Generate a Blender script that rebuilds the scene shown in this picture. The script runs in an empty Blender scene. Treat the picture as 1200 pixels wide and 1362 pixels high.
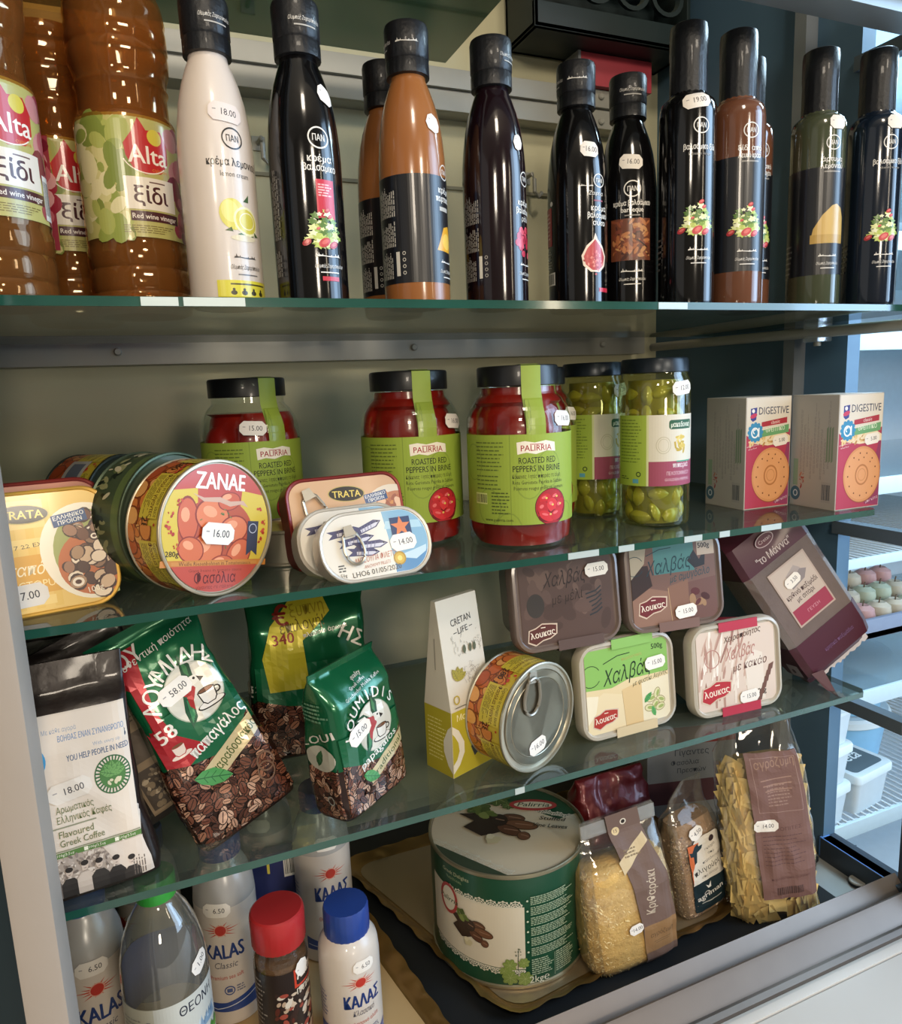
import bpy, bmesh, math, random
from mathutils import Matrix, Vector, noise, geometry
random.seed(7)
PI = math.pi
# ------------------------------------------------------------------ camera
scn = bpy.context.scene
cd = bpy.data.cameras.new('camera'); cam = bpy.data.objects.new('camera', cd)
scn.collection.objects.link(cam); scn.camera = cam
cd.sensor_fit = 'HORIZONTAL'; cd.sensor_width = 36; cd.lens = 28.8; cd.clip_start = .01
cam.matrix_world = Matrix(((0.92043096, 0.10104827, -0.37761899, 0),
                           (-0.38882032, 0.13702403, -0.91106705, 0),
                           (-0.04031888, 0.98540025, 0.16541078, 0), (0, 0, 0, 1)))
# ------------------------------------------------------------------ world, lights, exposure
scn.view_settings.view_transform = 'Standard'; scn.view_settings.look = 'None'
scn.view_settings.gamma = 1; scn.view_settings.use_curve_mapping = False
scn.view_settings.exposure = 0.0
scn.cycles.use_denoising = True
scn.cycles.max_bounces = 10; scn.cycles.transparent_max_bounces = 40
scn.cycles.caustics_reflective = False; scn.cycles.caustics_refractive = False
scn.cycles.sample_clamp_indirect = 4
w = bpy.data.worlds.new('world'); scn.world = w; w.use_nodes = True
w.node_tree.nodes['Background'].inputs[0].default_value = (.84, .80, .74, 1)
w.node_tree.nodes['Background'].inputs[1].default_value = .52
def area(name, loc, target, sx, sy, energy, col):
    l = bpy.data.lights.new(name, 'AREA'); l.shape = 'RECTANGLE'; l.size = sx; l.size_y = sy
    l.energy = energy; l.color = col
    o = bpy.data.objects.new(name, l); scn.collection.objects.link(o); o.location = loc
    o.rotation_euler = (Vector(target) - Vector(loc)).to_track_quat('-Z', 'Y').to_euler()
    return o
for lx, ly, lz, le in ((-.9, -2.2, .9, 20), (.8, -2.3, 1.1, 20), (.0, -1.3, 1.75, 16), (.35, -2.4, .1, 14)):
    area('room_lamp', (lx, ly, lz), (.25, .7, -.2), .34, .34, le, (1, .87, .70))
area('tube_lamp', (1.05, -.75, .35), (.3, .6, 0), .04, .7, 1.5, (1, .84, .62))
area('daylight_window', (1.75, .05, .35), (.7, .62, -.1), 1.0, 1.3, 20, (.42, .68, 1))
area('neighbour_case_lamp', (1.3, .95, .56), (1.15, 1.0, -.3), 1.1, .35, 30, (.62, .85, 1))
area('blue_sheen_fill', (2.1, -.7, .4), (.65, .6, -.1), 1.1, 1.5, 28, (.50, .72, 1))  # added fill light, gives the right-hand bottles a blue sheen
# ------------------------------------------------------------------ materials
def lin(h):
    h = h.lstrip('#'); v = [int(h[i:i+2], 16)/255 for i in (0, 2, 4)]
    return tuple((c/12.92 if c <= .04045 else ((c+.055)/1.055)**2.4) for c in v) + (1,)
MC = {}
def mat(name, col='808080', rough=.5, metal=0, coat=0, spec=.5, var=.06, scale=60, bump=0, bscale=200, trans=0, ior=1.45, alpha=1):
    if name in MC: return MC[name]
    m = bpy.data.materials.new(name); m.use_nodes = True; nt = m.node_tree; N = nt.nodes; L = nt.links
    b = N['Principled BSDF']; c = lin(col)
    tc = N.new('ShaderNodeTexCoord'); nz = N.new('ShaderNodeTexNoise'); nz.inputs['Scale'].default_value = scale
    nz.inputs['Detail'].default_value = 4; L.new(tc.outputs['Object'], nz.inputs['Vector'])
    mx = N.new('ShaderNodeMix'); mx.data_type = 'RGBA'
    mx.inputs[6].default_value = tuple(x*(1-var) for x in c[:3])+(1,)
    mx.inputs[7].default_value = tuple(min(1, x*(1+var)) for x in c[:3])+(1,)
    L.new(nz.outputs['Fac'], mx.inputs[0]); L.new(mx.outputs[2], b.inputs['Base Color'])
    b.inputs['Roughness'].default_value = rough; b.inputs['Metallic'].default_value = metal
    b.inputs['Coat Weight'].default_value = coat; b.inputs['Coat Roughness'].default_value = .06
    b.inputs['Specular IOR Level'].default_value = spec; b.inputs['Transmission Weight'].default_value = trans
    b.inputs['IOR'].default_value = ior; b.inputs['Alpha'].default_value = alpha
    if bump:
        n2 = N.new('ShaderNodeTexNoise'); n2.inputs['Scale'].default_value = bscale; n2.inputs['Detail'].default_value = 5
        L.new(tc.outputs['Object'], n2.inputs['Vector']); bp = N.new('ShaderNodeBump')
        bp.inputs['Strength'].default_value = bump; bp.inputs['Distance'].default_value = .002
        L.new(n2.outputs['Fac'], bp.inputs['Height']); L.new(bp.outputs[0], b.inputs['Normal'])
    MC[name] = m; return m
def clear(name, tint='e8f0ec', gloss=1.0, base=.04, rough=.03, haze=0, hazecol='ffffff', glosscol='ffffff'):
    """thin clear sheet: transparent + fresnel gloss (+ a little milky scatter)"""
    if name in MC: return MC[name]
    m = bpy.data.materials.new(name); m.use_nodes = True; nt = m.node_tree; N = nt.nodes; L = nt.links
    N.remove(N['Principled BSDF']); out = N['Material Output']
    t = N.new('ShaderNodeBsdfTransparent'); t.inputs[0].default_value = lin(tint)
    g = N.new('ShaderNodeBsdfGlossy'); g.inputs[0].default_value = lin(glosscol); g.inputs['Roughness'].default_value = rough
    lw = N.new('ShaderNodeFresnel'); ge = N.new('ShaderNodeNewGeometry'); io = N.new('ShaderNodeMapRange')
    io.inputs[3].default_value = 1.5; io.inputs[4].default_value = 1/1.5; L.new(ge.outputs['Backfacing'], io.inputs[0]); L.new(io.outputs[0], lw.inputs[0])
    ma = N.new('ShaderNodeMath'); ma.operation = 'MULTIPLY_ADD'; ma.inputs[1].default_value = gloss; ma.inputs[2].default_value = base
    ma.use_clamp = True; L.new(lw.outputs[0], ma.inputs[0])
    last = t.outputs[0]
    if haze:
        d = N.new('ShaderNodeBsdfDiffuse'); d.inputs[0].default_value = lin(hazecol); m1 = N.new('ShaderNodeMixShader')
        m1.inputs[0].default_value = haze; L.new(last, m1.inputs[1]); L.new(d.outputs[0], m1.inputs[2]); last = m1.outputs[0]
    m2 = N.new('ShaderNodeMixShader'); L.new(ma.outputs[0], m2.inputs[0]); L.new(last, m2.inputs[1]); L.new(g.outputs[0], m2.inputs[2])
    L.new(m2.outputs[0], out.inputs['Surface']); MC[name] = m; return m
def printmat(name, rough=.45, coat=0, spec=.5, metal=0):
    if name in MC: return MC[name]
    m = bpy.data.materials.new(name); m.use_nodes = True; N = m.node_tree.nodes; L = m.node_tree.links
    b = N['Principled BSDF']; a = N.new('ShaderNodeAttribute'); a.attribute_name = 'Col'
    L.new(a.outputs['Color'], b.inputs['Base Color']); b.inputs['Roughness'].default_value = rough
    b.inputs['Coat Weight'].default_value = coat; b.inputs['Coat Roughness'].default_value = .08; b.inputs['Specular IOR Level'].default_value = spec
    b.inputs['Metallic'].default_value = metal
    MC[name] = m; return m
PAPER = printmat('printed paper', .55, 0, .35); GLOSSY = printmat('glossy print', .3, .25, .5)
FOIL = printmat('printed foil', .25, .5, .6, .25); LACQ = printmat('lacquered print', .32, .2, .5, .1)
# ------------------------------------------------------------------ objects
def link(o): scn.collection.objects.link(o); return o
def meta(o, label=None, cat=None, group=None, kind=None):
    for k, v in (('label', label), ('category', cat), ('group', group), ('kind', kind)):
        if v: o[k] = v
    return o
def thing(name, label, cat, loc=(0, 0, 0), rz=0, group=None, rx=0, ry=0):
    o = link(bpy.data.objects.new(name, None)); o.empty_display_size = .02
    o.matrix_world = Matrix.Translation(loc) @ Matrix.Rotation(math.radians(rz), 4, 'Z') @ Matrix.Rotation(math.radians(ry), 4, 'Y') @ Matrix.Rotation(math.radians(rx), 4, 'X')
    return meta(o, label, cat, group)
class MB:
    def __init__(s): s.v = []; s.f = []; s.m = []; s.mi = 0
    def face(s, idx): s.f.append(tuple(idx)); s.m.append(s.mi)
    def add(s, vs, fs):
        n = len(s.v); s.v += [tuple(v) for v in vs]
        for f in fs: s.face([i+n for i in f])
        return s
    def box(s, x0, x1, y0, y1, z0, z1, R=None):
        vs = [(x, y, z) for x in (x0, x1) for y in (y0, y1) for z in (z0, z1)]
        if R: vs = [R @ Vector(v) for v in vs]
        return s.add(vs, [(0, 1, 3, 2), (4, 6, 7, 5), (0, 4, 5, 1), (2, 3, 7, 6), (0, 2, 6, 4), (1, 5, 7, 3)])
    def lathe(s, prof, seg=64, cx=0, cy=0, wob=None):
        n = len(s.v)
        for r, z in prof:
            for i in range(seg):
                a = 2*PI*i/seg; q = r + (wob(a, z) if wob else 0)
                s.v.append((cx+q*math.sin(a), cy-q*math.cos(a), z))
        for k in range(len(prof)-1):
            for i in range(seg):
                j = (i+1) % seg; s.face((n+k*seg+i, n+k*seg+j, n+(k+1)*seg+j, n+(k+1)*seg+i))
        if prof[0][0] > 1e-5: s.face([n+i for i in range(seg)][::-1])
        if prof[-1][0] > 1e-5: s.face([n+(len(prof)-1)*seg+i for i in range(seg)])
        return s
    def rings(s, rings, cap=True):
        n = len(s.v); k = len(rings[0])
        for r in rings: s.v += [tuple(p) for p in r]
        for a in range(len(rings)-1):
            for i in range(k):
                j = (i+1) % k; s.face((n+a*k+i, n+a*k+j, n+(a+1)*k+j, n+(a+1)*k+i))
        if cap: s.face([n+i for i in range(k)][::-1]); s.face([n+(len(rings)-1)*k+i for i in range(k)])
        return s
    def tube(s, pts, r, seg=8, closed=False):
        pts = [Vector(p) for p in pts]; n = len(pts); rings = []
        for i, p in enumerate(pts):
            a = pts[(i-1) % n] if (closed or i) else p; b = pts[(i+1) % n] if (closed or i < n-1) else p
            t = (b-a).normalized(); up = Vector((0, 0, 1)) if abs(t.z) < .9 else Vector((0, 1, 0))
            e = t.cross(up).normalized(); g = t.cross(e)
            rings.append([p+e*r*math.cos(2*PI*k/seg)+g*r*math.sin(2*PI*k/seg) for k in range(seg)])
        if closed: rings.append(rings[0])
        return s.rings(rings, not closed)
    def build(s, name, ms, parent=None, smooth=True, bevel=0, angle=35, **kw):
        me = bpy.data.meshes.new(name); me.from_pydata(s.v, [], s.f)
        ms = ms if isinstance(ms, (list, tuple)) else [ms]
        for m in ms: me.materials.append(m)
        me.polygons.foreach_set('material_index', s.m)
        bm = bmesh.new(); bm.from_mesh(me)
        bmesh.ops.recalc_face_normals(bm, faces=bm.faces)
        if bevel:
            es = [e for e in bm.edges if len(e.link_faces) == 2 and e.calc_face_angle(0) > .7]
            bmesh.ops.bevel(bm, geom=es, offset=bevel, segments=2, affect='EDGES', profile=.7)
        bm.to_mesh(me); bm.free()
        if smooth:
            me.polygons.foreach_set('use_smooth', [True]*len(me.polygons)); me.set_sharp_from_angle(angle=math.radians(angle))
        me.update(); o = link(bpy.data.objects.new(name, me)); o.parent = parent
        return meta(o, **kw)
def struct(name, mb, m, **k):
    return mb.build(name, m, kind='structure', **k)
# ------------------------------------------------------------------ print system: flat coloured shapes laid on a surface function S(u, v, h)
TC = {}
def glyphs(s, bold, res):
    k = (s, 0, res)
    if k not in TC:
        c = bpy.data.curves.new('t', 'FONT'); c.body = s; c.resolution_u = res
        o = bpy.data.objects.new('t', c); m = bpy.data.meshes.new_from_object(o)
        TC[k] = ([(v.co.x, v.co.y) for v in m.vertices], [tuple(p.vertices) for p in m.polygons])
        bpy.data.meshes.remove(m); bpy.data.objects.remove(o); bpy.data.curves.remove(c)
    return TC[k]
class PR:
    def __init__(s, S, h0=1.6e-4, eps=5e-6): s.S = S; s.h = h0; s.eps = eps; s.V = []; s.F = []; s.C = []; s.X = lambda x, y: (x, y)
    def add(s, pts, faces, col):
        n = len(s.V); c = lin(col) if isinstance(col, str) else col
        for p in pts:
            q = s.X(*p); s.V.append((q[0], q[1], s.h))
        for f in faces: s.F.append(tuple(i+n for i in f)); s.C.append(c)
        s.h += s.eps; return s
    def poly(s, pts, col):
        t = geometry.tessellate_polygon([[Vector((x, y, 0)) for x, y in pts]])
        return s.add(pts, t, col)
    def rect(s, x, y, w, h, col): return s.add([(x, y), (x+w, y), (x+w, y+h), (x, y+h)], [(0, 1, 2, 3)], col)
    def rrect(s, x, y, w, h, r, col, n=5):
        pts = []
        for cx, cy, a in ((x+w-r, y+r, -90), (x+w-r, y+h-r, 0), (x+r, y+h-r, 90), (x+r, y+r, 180)):
            for i in range(n+1):
                t = math.radians(a+90*i/n); pts.append((cx+r*math.cos(t), cy+r*math.sin(t)))
        return s.poly(pts, col)
    def ell(s, cx, cy, rx, ry, col, rot=0, n=20):
        c, q = math.cos(rot), math.sin(rot); pts = []
        for i in range(n):
            a = 2*PI*i/n; x, y = rx*math.cos(a), ry*math.sin(a); pts.append((cx+x*c-y*q, cy+x*q+y*c))
        return s.add(pts, [tuple(range(n))], col)
    def ring(s, cx, cy, rx, ry, t, col, n=32, a0=0, a1=360):
        pts = []; m = n+1
        for i in range(m):
            a = math.radians(a0+(a1-a0)*i/n)
            pts += [(cx+rx*math.cos(a), cy+ry*math.sin(a)), (cx+(rx-t)*math.cos(a), cy+(ry-t)*math.sin(a))]
        return s.add(pts, [(2*i, 2*i+2, 2*i+3, 2*i+1) for i in range(n)], col)
    def line(s, x0, y0, x1, y1, t, col):
        d = math.hypot(x1-x0, y1-y0) or 1; nx, ny = -(y1-y0)/d*t/2, (x1-x0)/d*t/2
        return s.add([(x0+nx, y0+ny), (x0-nx, y0-ny), (x1-nx, y1-ny), (x1+nx, y1+ny)], [(0, 1, 2, 3)], col)
    def path(s, pts, t, col):
        for a, b in zip(pts, pts[1:]): s.line(*a, *b, t, col); s.h -= s.eps*.9
        s.h += s.eps; return s
    def text(s, st, x, y, size, col, al='c', rot=0, bold=0, shear=0, sx=1, fit=None):
        V, F = glyphs(st, bold, 2 if size > .0035 else 1)
        if not V: return s
        x0 = min(v[0] for v in V); x1 = max(v[0] for v in V); k = size/.72
        if fit: sx = fit/((x1-x0)*k)
        ox = {'l': x0, 'c': (x0+x1)/2, 'r': x1}[al]; c, q = math.cos(math.radians(rot)), math.sin(math.radians(rot)); P = []
        for a, b in V:
            u = ((a-ox)*sx+shear*b)*k; v = b*k; P.append((x+u*c-v*q, y+u*q+v*c))
        e = s.eps; s.eps = 1e-6; d = bold*k*.55
        for i, j in ((-1, .5), (1, -.5)) if bold > .005 else (): s.add([(a+(i*c-j*q)*d, b+(i*q+j*c)*d) for a, b in P], F, col)
        s.eps = e; return s.add(P, F, col)
    def arctext(s, st, cx, cy, r, a0, a1, size, col, bold=0):
        n = len(st)
        for i, ch in enumerate(st):
            a = math.radians(a0+(a1-a0)*i/(n-1)); s.text(ch, cx+r*math.cos(a), cy+r*math.sin(a), size, col, rot=math.degrees(a)-90, bold=bold)
        return s
    def micro(s, x, y, w, h, n, col, fill=.5, seed=1, vert=False, gap=.012):
        R = random.Random(seed); P = []; F = []; st = (w if vert else h)/n; Lm = h if vert else w
        for i in range(n):
            p = 0; end = Lm*R.uniform(.72, 1)
            while p < end:
                l = min(R.uniform(.0016, .0052), end-p); a, b = p, p+l; k = len(P); t = st*i
                q = [(x+t, y+a), (x+t+st*fill, y+a), (x+t+st*fill, y+b), (x+t, y+b)] if vert else [(x+a, y+h-t-st*fill), (x+b, y+h-t-st*fill), (x+b, y+h-t), (x+a, y+h-t)]
                P += q; F.append((k, k+1, k+2, k+3)); p = b+R.uniform(.0005, .001)
        return s.add(P, F, col)
    def blobs(s, n, cols, fx, r0, r1, asp=.55, seed=1, m=9, edge=None, crease=None):
        """n printed ovals; fx(R) gives a point"""
        R = random.Random(seed); h = s.h; e = s.eps; s.eps = 1.0e-6
        for i in range(n):
            p = fx(R); r = R.uniform(r0, r1); a = R.uniform(0, PI); q = asp*R.uniform(.8, 1.2)
            if edge: s.ell(p[0], p[1], r*1.15, r*q*1.22, edge, a, m)
            s.ell(p[0], p[1], r, r*q, R.choice(cols), a, m)
            if crease: s.line(p[0]-r*.8*math.cos(a), p[1]-r*.8*math.sin(a), p[0]+r*.8*math.cos(a), p[1]+r*.8*math.sin(a), r*.14, crease)
        s.eps = e; s.h += e; return s
    def bars(s, x, y, w, h, seed=3, col='1a1a1a', bg='e8e4dc'):
        R = random.Random(seed); s.rect(x, y, w, h, bg); p = x+w*.05
        while p < x+w*.93:
            t = R.uniform(.0003, .0010); s.rect(p, y+h*.12, t, h*.76, col); s.h -= s.eps; p += t+R.uniform(.0004, .0009)
        s.h += s.eps; return s
    def build(s, name, parent, m=PAPER, du=None, dv=None, clip=None, **kw):
        me = bpy.data.meshes.new(name); me.from_pydata(s.V, [], s.F); bm = bmesh.new(); bm.from_mesh(me)
        cl = bm.loops.layers.float_color.new('Col')
        for f in bm.faces:
            c = s.C[f.index]
            for l in f.loops: l[cl] = c
        us = [v[0] for v in s.V]; vs = [v[1] for v in s.V]
        def cut(co, no, **k): bmesh.ops.bisect_plane(bm, geom=bm.verts[:]+bm.edges[:]+bm.faces[:], plane_co=co, plane_no=no, dist=1e-7, **k)
        if clip:
            x0, y0, x1, y1 = clip
            cut((x0, 0, 0), (-1, 0, 0), clear_outer=True); cut((x1, 0, 0), (1, 0, 0), clear_outer=True)
            cut((0, y0, 0), (0, -1, 0), clear_outer=True); cut((0, y1, 0), (0, 1, 0), clear_outer=True)
            us = [max(x0, min(x1, u)) for u in us]; vs = [max(y0, min(y1, u)) for u in vs]
        if du:
            k = math.floor(min(us)/du)+1
            while k*du < max(us): cut((k*du, 0, 0), (1, 0, 0)); k += 1
        if dv:
            k = math.floor(min(vs)/dv)+1
            while k*dv < max(vs): cut((0, k*dv, 0), (0, 1, 0)); k += 1
        f = s.S
        if du and dv:
            k = math.floor(min(us)/du+min(vs)/dv)+1
            while k < max(us)/du+max(vs)/dv: cut((k*du, 0, 0), (1/du, 1/dv, 0)); k += 1
        if du:   # piecewise-linear surface on the cut grid, so that stacked print layers never cross
            memo = {}; E = 1e-3
            def node(i, j):
                q = memo.get((i, j))
                if q is None: a = Vector(s.S(i*du, j*dv if dv else j, 0)); q = memo[(i, j)] = (a, (Vector(s.S(i*du, j*dv if dv else j, E))-a)/E)
                return q
            def f(u, v, h):
                a = u/du; i = math.floor(a+1e-6); a -= i
                if not dv: P = ((node(i, v), 1-a), (node(i+1, v), a))
                else:
                    b = v/dv; j = math.floor(b+1e-6); b -= j
                    P = ((node(i, j), 1-a-b), (node(i+1, j), a), (node(i, j+1), b)) if a+b <= 1 else ((node(i+1, j+1), a+b-1), (node(i, j+1), 1-a), (node(i+1, j), 1-b))
                r = Vector()
                for (p, d), w in P: r += (p+d*h)*w
                return r
        for v in bm.verts: v.co = f(*v.co)
        bm.to_mesh(me); bm.free(); me.materials.append(m); me.update()
        o = link(bpy.data.objects.new(name, me)); o.parent = parent; return meta(o, **kw)
def interp(prof):
    def r(z):
        if z <= prof[0][1]: return prof[0][0]
        for (r0, z0), (r1, z1) in zip(prof, prof[1:]):
            if z <= z1: return r0+(r1-r0)*((z-z0)/(z1-z0) if z1 > z0 else 1)
        return prof[-1][0]
    return r
def cylS(prof, R): 
    r = interp(prof) if isinstance(prof, list) else (lambda z: prof)
    def S(u, v, h): a = u/R; q = r(v)+h; return (q*math.sin(a), -q*math.cos(a), v)
    return S
def planeS(o, e1, e2, n):
    o, e1, e2, n = map(Vector, (o, e1, e2, n)); return lambda u, v, h: o+e1*u+e2*v+n*h
def frontS(y=0): return planeS((0, y, 0), (1, 0, 0), (0, 0, 1), (0, -1, 0))
def sticker(parent, S, x, y, txt, rot=0, w=.0245, h=.0125, h0=.0007, dv=None, du=.003, col='e9e2d8'):
    p = PR(S, h0); c, q = math.cos(math.radians(rot)), math.sin(math.radians(rot)); p.X = lambda a, b: (x+a*c-b*q, y+a*q+b*c)
    k = h*.28; W, H = w/2, h/2
    p.poly([(-W, -H+k), (-W+k, -H), (W-k, -H), (W, -H+k), (W, H-k), (W-k, H), (-W+k, H), (-W, H-k)], col)
    p.text(txt, w*.1, -h*.16, h*.36, '4a4648', sx=.9, bold=.01); p.rect(-w*.38, h*.05, w*.1, h*.06, 'a09a98')
    return p.build('price_sticker', parent, PAPER, du=du, dv=dv)
def face_cam(x, y): return -math.degrees(math.atan2(x, y))
# ------------------------------------------------------------------ setting
Z1, Z2, Z3, ZF = .0655, -.1356, -.3315, -.605
WALL = mat('plaster', 'c9c4a2', .8, var=.07, scale=9, bump=.5, bscale=28)
STEEL = mat('brushed steel', 'a5a49a', .42, .2, var=.08, scale=25)
RAIL = mat('brown anodised rail', '726860', .42, .55, var=.1, scale=30)
NAVY = mat('blue grey panel', '58788f', .45, .1, var=.1, scale=12)  # pale blue haze over the dark panel is put into its base colour
FRAME = mat('dark grey frame', '3d4650', .4, .3)
POST = mat('cream painted post', 'a2968a', .5, var=.04, scale=14, bump=.15, bscale=60)
DARK = mat('black floor mat', '14171a', .6)
GLASS = clear('shelf glass', 'd2dad4', .7, .02, .015, .18, '737b70')
GEDGE = mat('green glass edge', '1c4a3e', .12, 0, .6, .7, var=.5, scale=14)
CLEARG = clear('clear glass', 'f4f8f5', 1.0, .0, .02)
struct('wall_back', MB().box(-.25, .76, .93, .96, -.66, .75), WALL)
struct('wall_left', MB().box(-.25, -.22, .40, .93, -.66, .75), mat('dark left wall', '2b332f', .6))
struct('wall_right', MB().box(.74, .76, .595, .93, -.66, .75), NAVY)
struct('trim_1', MB().box(.722, .74, .652, .668, -.58, .7), mat('grey standard', '8d9398', .4, .5))
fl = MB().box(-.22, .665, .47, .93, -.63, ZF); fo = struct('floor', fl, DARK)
struct('floor_2', MB().box(.665, .74, .50, .93, -.63, ZF), mat('grey steel plate', 'a5a7a4', .4, .35, var=.05))
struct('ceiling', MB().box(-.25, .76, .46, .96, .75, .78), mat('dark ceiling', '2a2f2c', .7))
# the room the case stands in, behind the camera
struct('wall_front', MB().box(-3, 3, -2.6, -2.55, -1.4, 1.9), mat('room wall', '9a9284', .8))
struct('ceiling_2', MB().box(-3, 3, -2.6, .3, 1.9, 1.95), mat('room ceiling', 'c6c0b4', .8))
# cross bars on the back wall: each a folded steel strip with a groove and bolts
def crossbar(z0, z1, n):
    b = MB().box(-.22, .695, .905, .93, z0, z1)
    m = (z0+z1)/2
    b.box(-.22, .695, .899, .905, m+.002, z1); b.box(-.22, .695, .899, .905, z0, m-.002)
    t = struct('trim_%d' % n, b, STEEL, bevel=.0012)
    for x in (-.02, .33, .62):
        for z in (m+.016, m-.016):
            MB().lathe([(.0045, 0), (.0045, .002), (.003, .0035)], 12).build('bolt', STEEL, t).matrix_world = Matrix.Translation((x, .899, z)) @ Matrix.Rotation(PI/2, 4, 'X')
crossbar(.043, .104, 2); crossbar(.348, .398, 3)
for x, z in ((.157, .286), (.515, .272)):
    t = thing('wall_hook', 'small grey metal hook on the plaster wall behind the %s bottle' % ('lemon cream' if x < .3 else 'pomegranate cream'), 'hook', (x, .93, z))
    MB().tube([(0, 0, .012), (0, -.022, .012), (0, -.028, .004), (0, -.028, -.012), (.006, -.028, -.018), (.012, -.026, -.012)], .0028).build('hook', STEEL, t)
    MB().box(-.008, .008, -.003, 0, .004, .02).build('plate', STEEL, t, bevel=.001)
struct('trim_4', MB().box(-.22, .72, .926, .93, .262, .266).box(.50, .502, .926, .93, .13, .348), mat('wall seam', '8a866f', .6))
# glass shelves
def shelf(x0, x1, y0, y1, z, label, th=.0062):
    t = thing('glass_shelf', label, 'shelf', (x0, y0, z-th))
    c = .006; P = [(0, c), (c, 0), (x1-x0-c, 0), (x1-x0, c), (x1-x0, y1-y0), (0, y1-y0)]
    MB().add([(x, y, h) for h in (0, th) for x, y in P], [(5, 4, 3, 2, 1, 0), (6, 7, 8, 9, 10, 11)]).build('pane', GLASS, t, smooth=False)
    e = MB(); e.v = [(x, y, h) for h in (.0001, th-.0001) for x, y in P]
    for i in range(6): e.face((i, (i+1) % 6, (i+1) % 6+6, i+6))
    e.build('polished_edge', GEDGE, t, smooth=False, label='dark green polished glass edge')
    return t
s1 = shelf(-.2, .735, .5, .80, Z1, 'top glass shelf carrying the vinegar and balsamic bottles')
s2 = shelf(-.2, .678, .5, .82, Z2, 'middle glass shelf carrying tins, pepper jars and biscuit boxes')
s3 = shelf(-.2, .677, .5, .82, Z3, 'lower glass shelf carrying coffee bags and halva tubs')
t = thing('glass_shelf', 'uppermost glass plate above the bottles, seen from below at the top edge', 'shelf', (-.2, .56, .372))
MB().add([(x, y, h) for h in (0, .006) for x, y in ((0, 0), (.5, 0), (.55, .03), (.56, .08), (.56, .27), (0, .27))], [(5, 4, 3, 2, 1, 0), (6, 7, 8, 9, 10, 11)]+[(i, (i+1) % 6, (i+1) % 6+6, i+6) for i in range(6)]).build('pane', clear('green plate glass', '6f8f80', 1, .05, .05, .2, '4a5a50'), t, smooth=False)
# little bright tape strips on the shelf edges
def tape(x, z, w, lab, par):
    MB().box(x+.2, x+.2+w, -.0006, 0, .0004, .0058).build('edge_label', mat('silver tape', 'b9c4c0', .4, .2), par, label=lab)
tape(.005, Z1, .022, 'pale tape on the glass edge', s1); tape(.030, Z1, .038, 'pale tape on the glass edge', s1); tape(.40, Z1, .03, 'pale tape on the glass edge', s1)
for i, x in enumerate((.31, .36, .43, .47, .52)): tape(x, Z2, (.03, .016, .02, .012, .025)[i], 'pale tape on the glass edge', s2)
tape(.255, Z3, .009, 'pale tape on the glass edge', s3)
# left post, top beam, bottom sliding-door rails, counter
struct('trim_5', MB().box(-.0955, -.0742, .42, .455, -.70, .75), POST, bevel=.003)
struct('trim_6', MB().box(-.25, -.105, .47, .49, -.70, .75), mat('dark teal edge', '16262a', .4))
tb = MB().box(.15, 1.4, .47, .5, .303, .318).box(.15, 1.4, .455, .5, .318, .338).box(.15, 1.4, .44, .5, .340, .40)
struct('trim_7', tb, mat('top beam', '8e9698', .4, .4), bevel=.0015)
MB().box(.15, 1.4, .4535, .4548, .3362, .3388)
rl = MB(); prof = [(.520, -.606), (.506, -.572), (.503, -.569), (.500, -.572), (.487, -.586), (.483, -.586), (.4815, -.573), (.479, -.572), (.4765, -.576), (.463, -.592), (.459, -.592), (.457, -.588), (.452, -.59), (.452, -.66), (.52, -.66)]
rl.rings([[(x, y, z) for y, z in prof] for x in (-.2, .745)])
struct('trim_8', rl, RAIL, angle=20)
struct('trim_9', MB().box(.745, .79, .45, .50, -.60, .35).box(.735, .76, .49, .595, ZF-.01, -.577), FRAME, bevel=.002)
struct('trim_10', MB().box(.736, .75, .50, .597, -.603, -.577), mat('blue frame', '5b86c2', .35, .1))
for n, z in ((11, -.172), (12, -.384), (13, .330)):
    struct('trim_%d' % n, MB().box(.735, .75, .50, .60, z-.012, z+.003), mat('mid grey bar', '5f6b75', .4, .3))
ct = MB().box(-.2, 1.6, .4465, .452, -.62, -.594).box(-.2, 1.6, .437, .4463, -.62, -.590).box(-.2, 1.6, .05, .4355, -.62, -.591)
struct('trim_14', ct, mat('pale counter board', 'cbc4bb', .5, var=.02, scale=6), bevel=.0008)
# tube along the right end, its clear clip, floor fittings
t = meta(MB().tube([(.715, .50, .047), (.715, .70, .05), (.71, .90, .052)], .006, 12).build('steel_tube', STEEL), 'slim horizontal steel tube running back under the right end of the top shelf', 'tube')
t = thing('shelf_clip', 'clear plastic shelf clip under the right end of the top shelf', 'clip', (.722, .62, .052))
MB().box(-.012, .012, -.01, .01, -.014, .008).build('clip_body', clear('clip plastic', 'dfe9ee', 1, .2, .2, .35, 'c9d6de'), t, bevel=.003)
MB().lathe([(.004, -.018), (.004, -.014)], 12).build('screw', STEEL, t)
t = thing('floor_knob', 'round pale knob on the grey steel plate by the right end frame', 'knob', (.733, .540, ZF))
MB().lathe([(.0085, 0), (.0095, .001), (.0095, .004)], 32).build('knob_base', mat('black rubber', '1c1e20', .6), t)
MB().lathe([(.0092, .004), (.0095, .0045), (.009, .006), (.0001, .0062)], 32).build('knob_top', mat('pale knob', 'c4c2bb', .4, .3), t)
t = thing('lever', 'black lever lying on the grey plate behind the flat pasta bag', 'lever', (.700, .590, ZF))
MB().rings([[(x, -w, .004), (x, w, .004), (x, w, .009), (x, -w, .009)] for x, w in ((-.03, .006), (.015, .006), (.024, .003))]).build('lever_arm', mat('black plastic', '15181b', .4), t)
MB().lathe([(.005, 0), (.005, .005)], 16).build('pivot', STEEL, t)
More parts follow.
